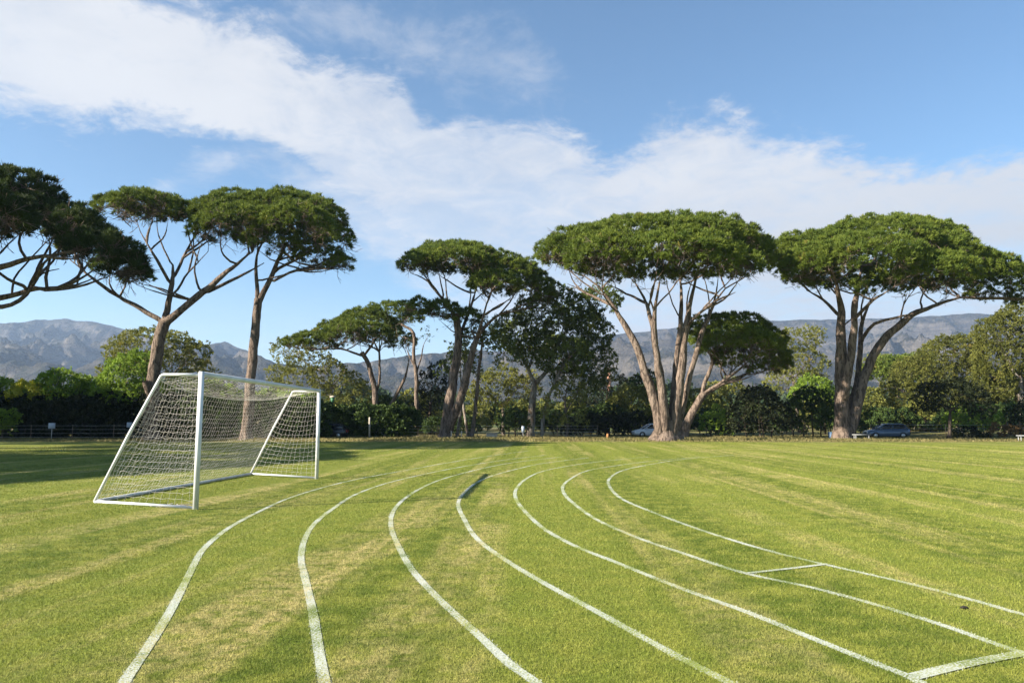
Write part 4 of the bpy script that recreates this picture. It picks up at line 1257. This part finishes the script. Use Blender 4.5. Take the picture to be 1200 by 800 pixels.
sign('small bluish white sign board in front of the hedge, closest to the left edge', 61, 498, 67.6, .62, .5)
sign('small bluish sign board half hidden beside the forked pine trunk', 152, 497, 67.6, .5, .45)
sign('narrow pale sign between the round dark shrub and the pale gum trunk', 613, 502, 75.5, .3, .62)

# green lamp with pale cap behind the hedge
p = gpos(389, 86); lamp = empty('lamp_post', p); tag(lamp, 'green lamp post with a flat pale cap showing above the hedge', 'lamp post')
mb = MB(); hz = P(389, 472, 86)[2] - p[2]
mb.tube([(0, 0, -.2), (0, 0, hz)], 0.06, 8); mb.build('post', M['green_post'], lamp, True)
mb = MB(); mb.tube([(0, 0, hz), (0, 0, hz + .65)], [.16, .26], 10); mb.build('lantern', M['green_post'], lamp, True)
mb = MB(); mb.tube([(0, 0, hz + .65), (0, 0, hz + .74), (0, 0, hz + .84)], [.36, .34, .05], 12); mb.build('cap', M['stone'], lamp, True)

# pale stone block seat
p = gpos(576.5, 76)
o = empty('stone_seat', p); tag(o, 'pale stone block seat by the fence right of the slim trunks', 'seat')
mb = MB(); mb.box((-.55, -.22, 0), (.55, .22, .40), .03); mb.build('base', M['stone'], o)
mb = MB(); mb.box((-.62, -.28, .402), (.62, .26, .5), .025); mb.build('slab', M['stone'], o)

# blue bin
p = gpos(973, 71.5); o = empty('litter_bin', p); tag(o, 'blue grey litter bin standing left of the broad pine trunk', 'bin')
mb = MB(); mb.tube([(0, 0, 0), (0, 0, .03), (0, 0, .62)], [.18, .2, .24], 14); mb.build('body', M['bin_blue'], o, True)
mb = MB(); mb.tube([(0, 0, .622), (0, 0, .68)], [.265, .25], 14); mb.build('rim', M['bin_blue'], o, True)

# white benches
def bench(label, u, y):
    p = gpos(u, y); o = empty('bench', p, 0.1); tag(o, label, 'bench', 'low white benches on the field edge')
    for k in range(2):
        mb = MB(); mb.box((-.8, -.2 + .21 * k, .44), (.8, -.02 + .21 * k, .5), .008); mb.build('seat_plank', M['bench_paint'], o)
    for sx in (-.62, .62):
        mb = MB(); mb.tube([(sx, -.16, -.05), (sx, -.14, .41), (sx, .14, .41), (sx, .16, -.05)], .03, 6); mb.build('leg', M['bench_paint'], o)
bench('low white bench beside the blue car, right of the broad pine trunk', 1009, 68)
bench('low white bench cut by the right picture edge', 1202, 63)

# cars: x forward
def car(name, label, u, y, rz, paint, group):
    p = gpos(u, y); root = empty(name, p, rz); tag(root, label, 'car', group)
    st = [(-2.05, .45, .78, .62), (-2.0, .32, .92, .74), (-1.6, .24, .98, .84), (-.9, .2, .96, .86), (0, .2, .94, .87), (.9, .2, .92, .86), (1.3, .22, .86, .84), (1.75, .26, .78, .78), (2.0, .34, .66, .66), (2.06, .42, .56, .55)]
    rings = []
    for (x, zb, zt, w) in st:
        zm = (zb + zt) / 2
        rings.append([(x, -w * .9, zb), (x, -w, zb + .12), (x, -w, zm), (x, -w * .95, zt - .06), (x, -w * .85, zt), (x, w * .85, zt), (x, w * .95, zt - .06), (x, w, zm), (x, w, zb + .12), (x, w * .9, zb)])
    mb = MB(); mb.loft(rings); mb.build('body', paint, root, True)
    def ring(x0, x1, w0, w1, z):
        return [(x0, -w0, z), (x0 + .12, -w0 - .02, z), (x1 - .12, -w1 - .02, z), (x1, -w1, z), (x1, w1, z), (x1 - .12, w1 + .02, z), (x0 + .12, w0 + .02, z), (x0, w0, z)]
    mb = MB(); mb.loft([ring(-1.88, 1.12, .70, .72, .88), ring(-1.72, .72, .66, .68, 1.12), ring(-1.5, .28, .6, .62, 1.38)]); mb.build('window_band', M['glass'], root)
    mb = MB(); mb.loft([ring(-1.52, .30, .61, .63, 1.372), ring(-1.46, .2, .6, .6, 1.44), ring(-1.2, -.1, .5, .5, 1.475)]); mb.build('roof', paint, root, True)
    for s in (-1, 1):
        for (a, b) in (((1.12, .725, .88), (.29, .63, 1.385)), ((-.38, .765, .88), (-.42, .645, 1.385)), ((-1.86, .715, .88), (-1.49, .61, 1.385))):
            mb = MB(); mb.tube([(a[0], s * a[1], a[2]), (b[0], s * b[1], b[2])], .04, 5); mb.build('pillar', paint, root)
        mb = MB(); mb.box((1.9, s * .52 - .13, .52), (2.05, s * .52 + .13, .66), .02); mb.build('headlight', M['lamp_glass'], root)
        mb = MB(); mb.box((-2.085, s * .52 - .1, .6), (-1.95, s * .52 + .1, .84), .02); mb.build('tail_light', M['tail_red'], root)
        mb = MB(); mb.box((.72, s * .9 - .1, .9), (.9, s * .9 + .1, 1.02), .02); mb.build('mirror', paint, root)
        for wx in (-1.28, 1.3):
            mb = MB(); mb.tube([(wx, s * .70, .31), (wx, s * .72, .31), (wx, s * .87, .31), (wx, s * .885, .31)], [.27, .31, .31, .28], 18)
            wob = mb.build('wheel', M['tyre'], root, True)
            mb = MB(); mb.tube([(wx, s * .86, .31), (wx, s * .892, .31)], [.2, .18], 12); mb.build('rim', M['rim'], wob)
CG = 'cars parked behind the field'
car('parked_car', 'silvery white hatchback parked left of the many-stemmed pine trunk', 764, 79, math.pi + .12, M['car_white'], CG)
car('parked_car', 'dark blue car parked right of the broad pine, beside a low white bench', 1038, 74.5, math.pi - .1, M['car_blue'], CG)
car('parked_car', 'black car parked in the hedge shadow behind the far goal post', 383, 75.5, math.pi + .05, M['car_black'], CG)

# brick chimney far off
p = gpos(714.5, 300); z1 = P(714, 432, 300)[2]
o = empty('brick_chimney', p); tag(o, 'slender far brick chimney poking above the dark trees left of the many-stemmed pine', 'chimney')
mb = MB(); mb.box((-.7, -.7, -.5), (.7, .7, z1 - p[2] - .6), .04); mb.build('shaft', M['brick'], o)
mb = MB(); mb.box((-.85, -.85, z1 - p[2] - .598), (.85, .85, z1 - p[2]), .06); mb.build('cap', M['brick'], o)

# fallen cone on the lawn
g = G(1130, 714)
mb = MB(); mb.tube([(-.026, 0, .009), (-.025, .003, .016), (0, .006, .02), (.025, .004, .017), (.04, 0, .01)], [.005, .010, .013, .010, .003], 9)
o = mb.build('fallen_cone', M['rock_dark'], None, True, tuple(g)); tag(o, 'tiny dark fallen cone lying on the grass beside the innermost lane line', 'pine cone')

# ------------------------------------------------------------------ mountains
prof = np.array([(-500, 385), (-250, 395), (-100, 390), (0, 383), (40, 379), (70, 377), (105, 380), (140, 388), (165, 395), (190, 401), (235, 408), (262, 404), (280, 410), (310, 427), (360, 436), (400, 432), (480, 420),
                 (560, 414), (600, 412), (660, 402), (700, 396), (760, 389), (820, 383), (880, 378), (930, 377), (1000, 376), (1060, 375), (1100, 373), (1150, 370), (1200, 374), (1300, 372), (1500, 385), (1750, 400)], float)
un = np.linspace(-420, 1620, 800); yn = np.concatenate([np.linspace(1250, 4100, 230), np.linspace(4150, 5400, 22)])
Um, Ym = np.meshgrid(un, yn)
Xm = (Um - 600) / FPX * Ym
el = (HOR - np.interp(un, prof[:, 0], prof[:, 1])) / FPX
RID = 4000.0
Hr = (el * RID + EYE)[None, :]
tt = np.clip((Ym - 1300) / (RID - 1300), 0, 1)
warp = fbm(Xm / 900, Ym / 900, 3) * 0.10
tw = np.clip(tt + warp * np.sin(math.pi * tt), 0, 1)
shape = 0.30 * tw ** 1.2 + 0.70 * sstep(0.45, 1.0, tw) ** 1.1
back = np.clip((Ym - RID) / 1400, 0, 1)
gul = fbm(Xm / 420 + 0.0006 * Ym, Ym / 620, 6, 0.52, ridged=True)
det = fbm(Xm / 130, Ym / 130, 5)
amp = np.sin(math.pi * np.clip(tt, 0, 1)) ** 0.8
Zm = Hr * shape + (gul - 0.25) * 300 * amp + det * 95 * np.clip(amp + 0.12, 0, 1) * (tt > 0) + 8
Zm = np.where(Ym > RID, Hr * (1 - back * 0.8) + det * 10, Zm)
# nothing in front may rise above the skyline of its own column
lim = (el[None, :] * 0.985) * Ym + EYE
Zm = np.minimum(Zm, lim * 0.992 + fbm(Um / 24, Ym / 900, 5) * (20 - 8 * sstep(300, 800, Um)))
Zm = Zm - 26 * (1 - sstep(0.0, 0.06, tt)) + gz(Xm, np.minimum(Ym, 1400)) * 0.6
nu_, nv_ = len(un), len(yn)
ii = np.arange(nu_ * nv_).reshape(nv_, nu_)
q = np.stack([ii[:-1, :-1], ii[:-1, 1:], ii[1:, 1:], ii[1:, :-1]], -1).reshape(-1, 4)
tag(link('mountains', mesh_from('mountains', np.stack([Xm, Ym, Zm], -1), q, np.full(len(q), 4), M['mountain'], True)), kind='structure')
ZMAX = float(Zm.max())

# ------------------------------------------------------------------ air
m, nt, out = newmat('air_haze')
pv = nt.nodes.new('ShaderNodeVolumePrincipled')
pv.inputs['Color'].default_value = (0.50, 0.68, 1.0, 1); pv.inputs['Density'].default_value = HAZE
pv.inputs['Anisotropy'].default_value = 0.2
nt.links.new(pv.outputs[0], out.inputs['Volume'])
zlo = float(min(Z.min(), Zm.min())) - 1.0
mb = MB(); mb.box((-8500, -1500, zlo), (8500, 7000, ZMAX + 12))
if HAZE > 0:
    tag(mb.build('haze', m), kind='stuff')

# ------------------------------------------------------------------ sky, sun
w = bpy.data.worlds.new('World'); SC.world = w; w.use_nodes = True
nt = w.node_tree; nt.nodes.clear(); n = N(nt)
sun_to = np.array([-0.916 * math.cos(SUN_EL), -0.402 * math.cos(SUN_EL), math.sin(SUN_EL)])
sky = n.node('ShaderNodeTexSky', sky_type='NISHITA'); sky.sun_disc = False
sky.sun_elevation = SUN_EL; sky.sun_rotation = math.atan2(sun_to[0], sun_to[1])
sky.air_density = 1.0; sky.dust_density = 0.3; sky.ozone_density = 1.2
dv = n.node('ShaderNodeTexCoord').outputs['Generated']
s3 = n.node('ShaderNodeSeparateXYZ'); n.put(s3.inputs[0], dv)
p = n.math('ARCTAN2', s3.outputs[0], s3.outputs[1]); qel = n.math('ARCSINE', s3.outputs[2])

def dirpq(u, v):
    d = ray(u, v); d = d / np.linalg.norm(d); return math.atan2(d[0], d[1]), math.asin(d[2])

def curve(pts):
    c = n.node('ShaderNodeFloatCurve'); cm = c.mapping; cv = cm.curves[0]
    P_ = sorted(((dirpq(u, v)[0] + 1) / 2, dirpq(u, v)[1] + 0.2) for u, v in pts)
    while len(cv.points) < len(P_): cv.points.new(0.5, 0.5)
    for pt, (a, b) in zip(cv.points, P_): pt.location = (a, min(1, max(0, b)))
    cm.update(); n.put(c.inputs['Value'], n.math('MULTIPLY_ADD', p, 0.5, 0.5)); c.inputs['Factor'].default_value = 1
    return n.math('SUBTRACT', c.outputs[0], 0.2)

# cloud texture lives on a flat layer overhead, so it foreshortens towards the horizon
zc = n.math('MAXIMUM', n.math('ADD', s3.outputs[2], 0.16), 0.05)
cb = n.node('ShaderNodeCombineXYZ'); n.put(cb.inputs[0], n.math('DIVIDE', s3.outputs[0], zc)); n.put(cb.inputs[1], n.math('DIVIDE', s3.outputs[1], zc))
lay = cb.outputs[0]
nb = n.noise(lay, 2.2, 10, 0.6, 0.35)
nbig = n.noise(n.vmath('ADD', lay, (7.3, 2.1, 0)), 0.75, 5, 0.5, 0.2)
nf = n.noise(n.vmath('ADD', lay, (3.3, 9.1, 4.0)), 6.5, 10, 0.68, 0.5)

nff = n.noise(n.vmath('ADD', lay, (1.3, 5.1, 8.0)), 19.0, 8, 0.65, 0.3)

def band(up, lo, amp, soft):
    U, L = curve(up), curve(lo)
    e = n.math('MINIMUM', n.math('SUBTRACT', U, qel), n.math('SUBTRACT', qel, L))
    e = n.math('ADD', e, n.math('MULTIPLY', n.math('SUBTRACT', nb, 0.5), amp))
    e = n.math('ADD', e, n.math('MULTIPLY', n.math('SUBTRACT', nf, 0.5), amp * 0.8))
    e = n.math('ADD', e, n.math('MULTIPLY', n.math('SUBTRACT', nff, 0.5), amp * 0.42))
    return n.ramp(e, -soft, soft)

A1 = band([(-300, -80), (0, -80), (95, -50), (150, 8), (200, 10), (250, 22), (310, 40), (355, 72), (400, 82), (440, 84), (470, 96), (500, 146), (560, 150), (640, 152), (690, 172), (725, 190), (750, 170), (790, 140), (850, 140), (900, 165), (960, 178), (1050, 196), (1130, 186), (1200, 178), (1500, 150)],
          [(-300, 80), (0, 118), (60, 132), (105, 142), (150, 130), (200, 128), (250, 146), (300, 163), (330, 180), (360, 205), (400, 235), (450, 262), (500, 300), (560, 350), (640, 430), (760, 470), (1500, 480)], 0.12, 0.022)
A2 = band([(250, 200), (310, 178), (340, 180), (380, 196), (420, 210), (500, 240), (600, 300)], [(250, 190), (310, 188), (340, 210), (380, 240), (420, 275), (500, 330), (600, 380)], 0.10, 0.035)
A3 = n.math('MULTIPLY', band([(330, 40), (390, 14), (430, 24), (500, 40), (560, 48), (610, 70), (660, 120)], [(330, 10), (390, 26), (440, 48), (500, 72), (560, 92), (620, 100), (660, 90)], 0.22, 0.045), 0.42)
hz = n.math('MULTIPLY', n.ramp(qel, 0.20, 0.0), 0.66)
hz = n.math('MULTIPLY', hz, n.ramp(nbig, 0.25, 0.7, 0.6, 1.1))
mask = n.math('MAXIMUM', n.math('MAXIMUM', A1, n.math('MULTIPLY', A2, 0.8)), n.math('MAXIMUM', A3, hz))
mask = n.math('MULTIPLY', mask, n.ramp(n.math('ADD', nbig, n.math('MULTIPLY', n.math('SUBTRACT', nf, 0.5), 0.7)), 0.24, 0.6, 0.52, 0.98), clamp=True)
# right-hand, lower part of the bank is greyer and thicker
gr = n.math('MULTIPLY', n.ramp(p, -0.15, 0.5), n.ramp(qel, 0.36, 0.18))
cc = n.mix(gr, CLOUD_W, CLOUD_G)
cc = n.mix(n.math('MULTIPLY', n.ramp(nb, 0.62, 0.36), 0.5), cc, CLOUD_S)
bg = n.node('ShaderNodeBackground'); bg.inputs[1].default_value = SKY_STR
# thin cyan lift of the clear sky
skc = n.mix(1.0, sky.outputs[0], SKY_TINT, 'MULTIPLY')
n.put(bg.inputs[0], n.mix(mask, skc, cc))
wo = n.node('ShaderNodeOutputWorld'); nt.links.new(bg.outputs[0], wo.inputs[0])

sl = bpy.data.lights.new('sun', 'SUN'); sl.energy = SUN_STR; sl.angle = math.radians(0.53); sl.color = SUN_COL
so = bpy.data.objects.new('sun', sl); COL.objects.link(so)
so.rotation_euler = Vector(tuple(-sun_to)).to_track_quat('-Z', 'Y').to_euler(); so.location = (-60, -25, 40)

# ------------------------------------------------------------------ camera, render
cam = bpy.data.cameras.new('camera'); co = bpy.data.objects.new('camera', cam); COL.objects.link(co)
cam.sensor_width = 36; cam.lens = FPX * 36 / 1200; cam.clip_end = 30000; cam.clip_start = 0.05
co.location = (0, 0, EYE); co.rotation_euler = (math.pi / 2 + PITCH, 0, 0)
SC.camera = co
SC.view_settings.view_transform = 'Standard'; SC.view_settings.look = 'None'; SC.view_settings.exposure = EXPO; SC.view_settings.gamma = 1
SC.cycles.use_denoising = DENOISE
SC.cycles.max_bounces = 6; SC.cycles.diffuse_bounces = 3; SC.cycles.glossy_bounces = 2; SC.cycles.transmission_bounces = 4
SC.cycles.volume_bounces = 1; SC.cycles.use_adaptive_sampling = False
SC.cycles.sample_clamp_indirect = 6
print('script', round(time.time() - T0, 1))
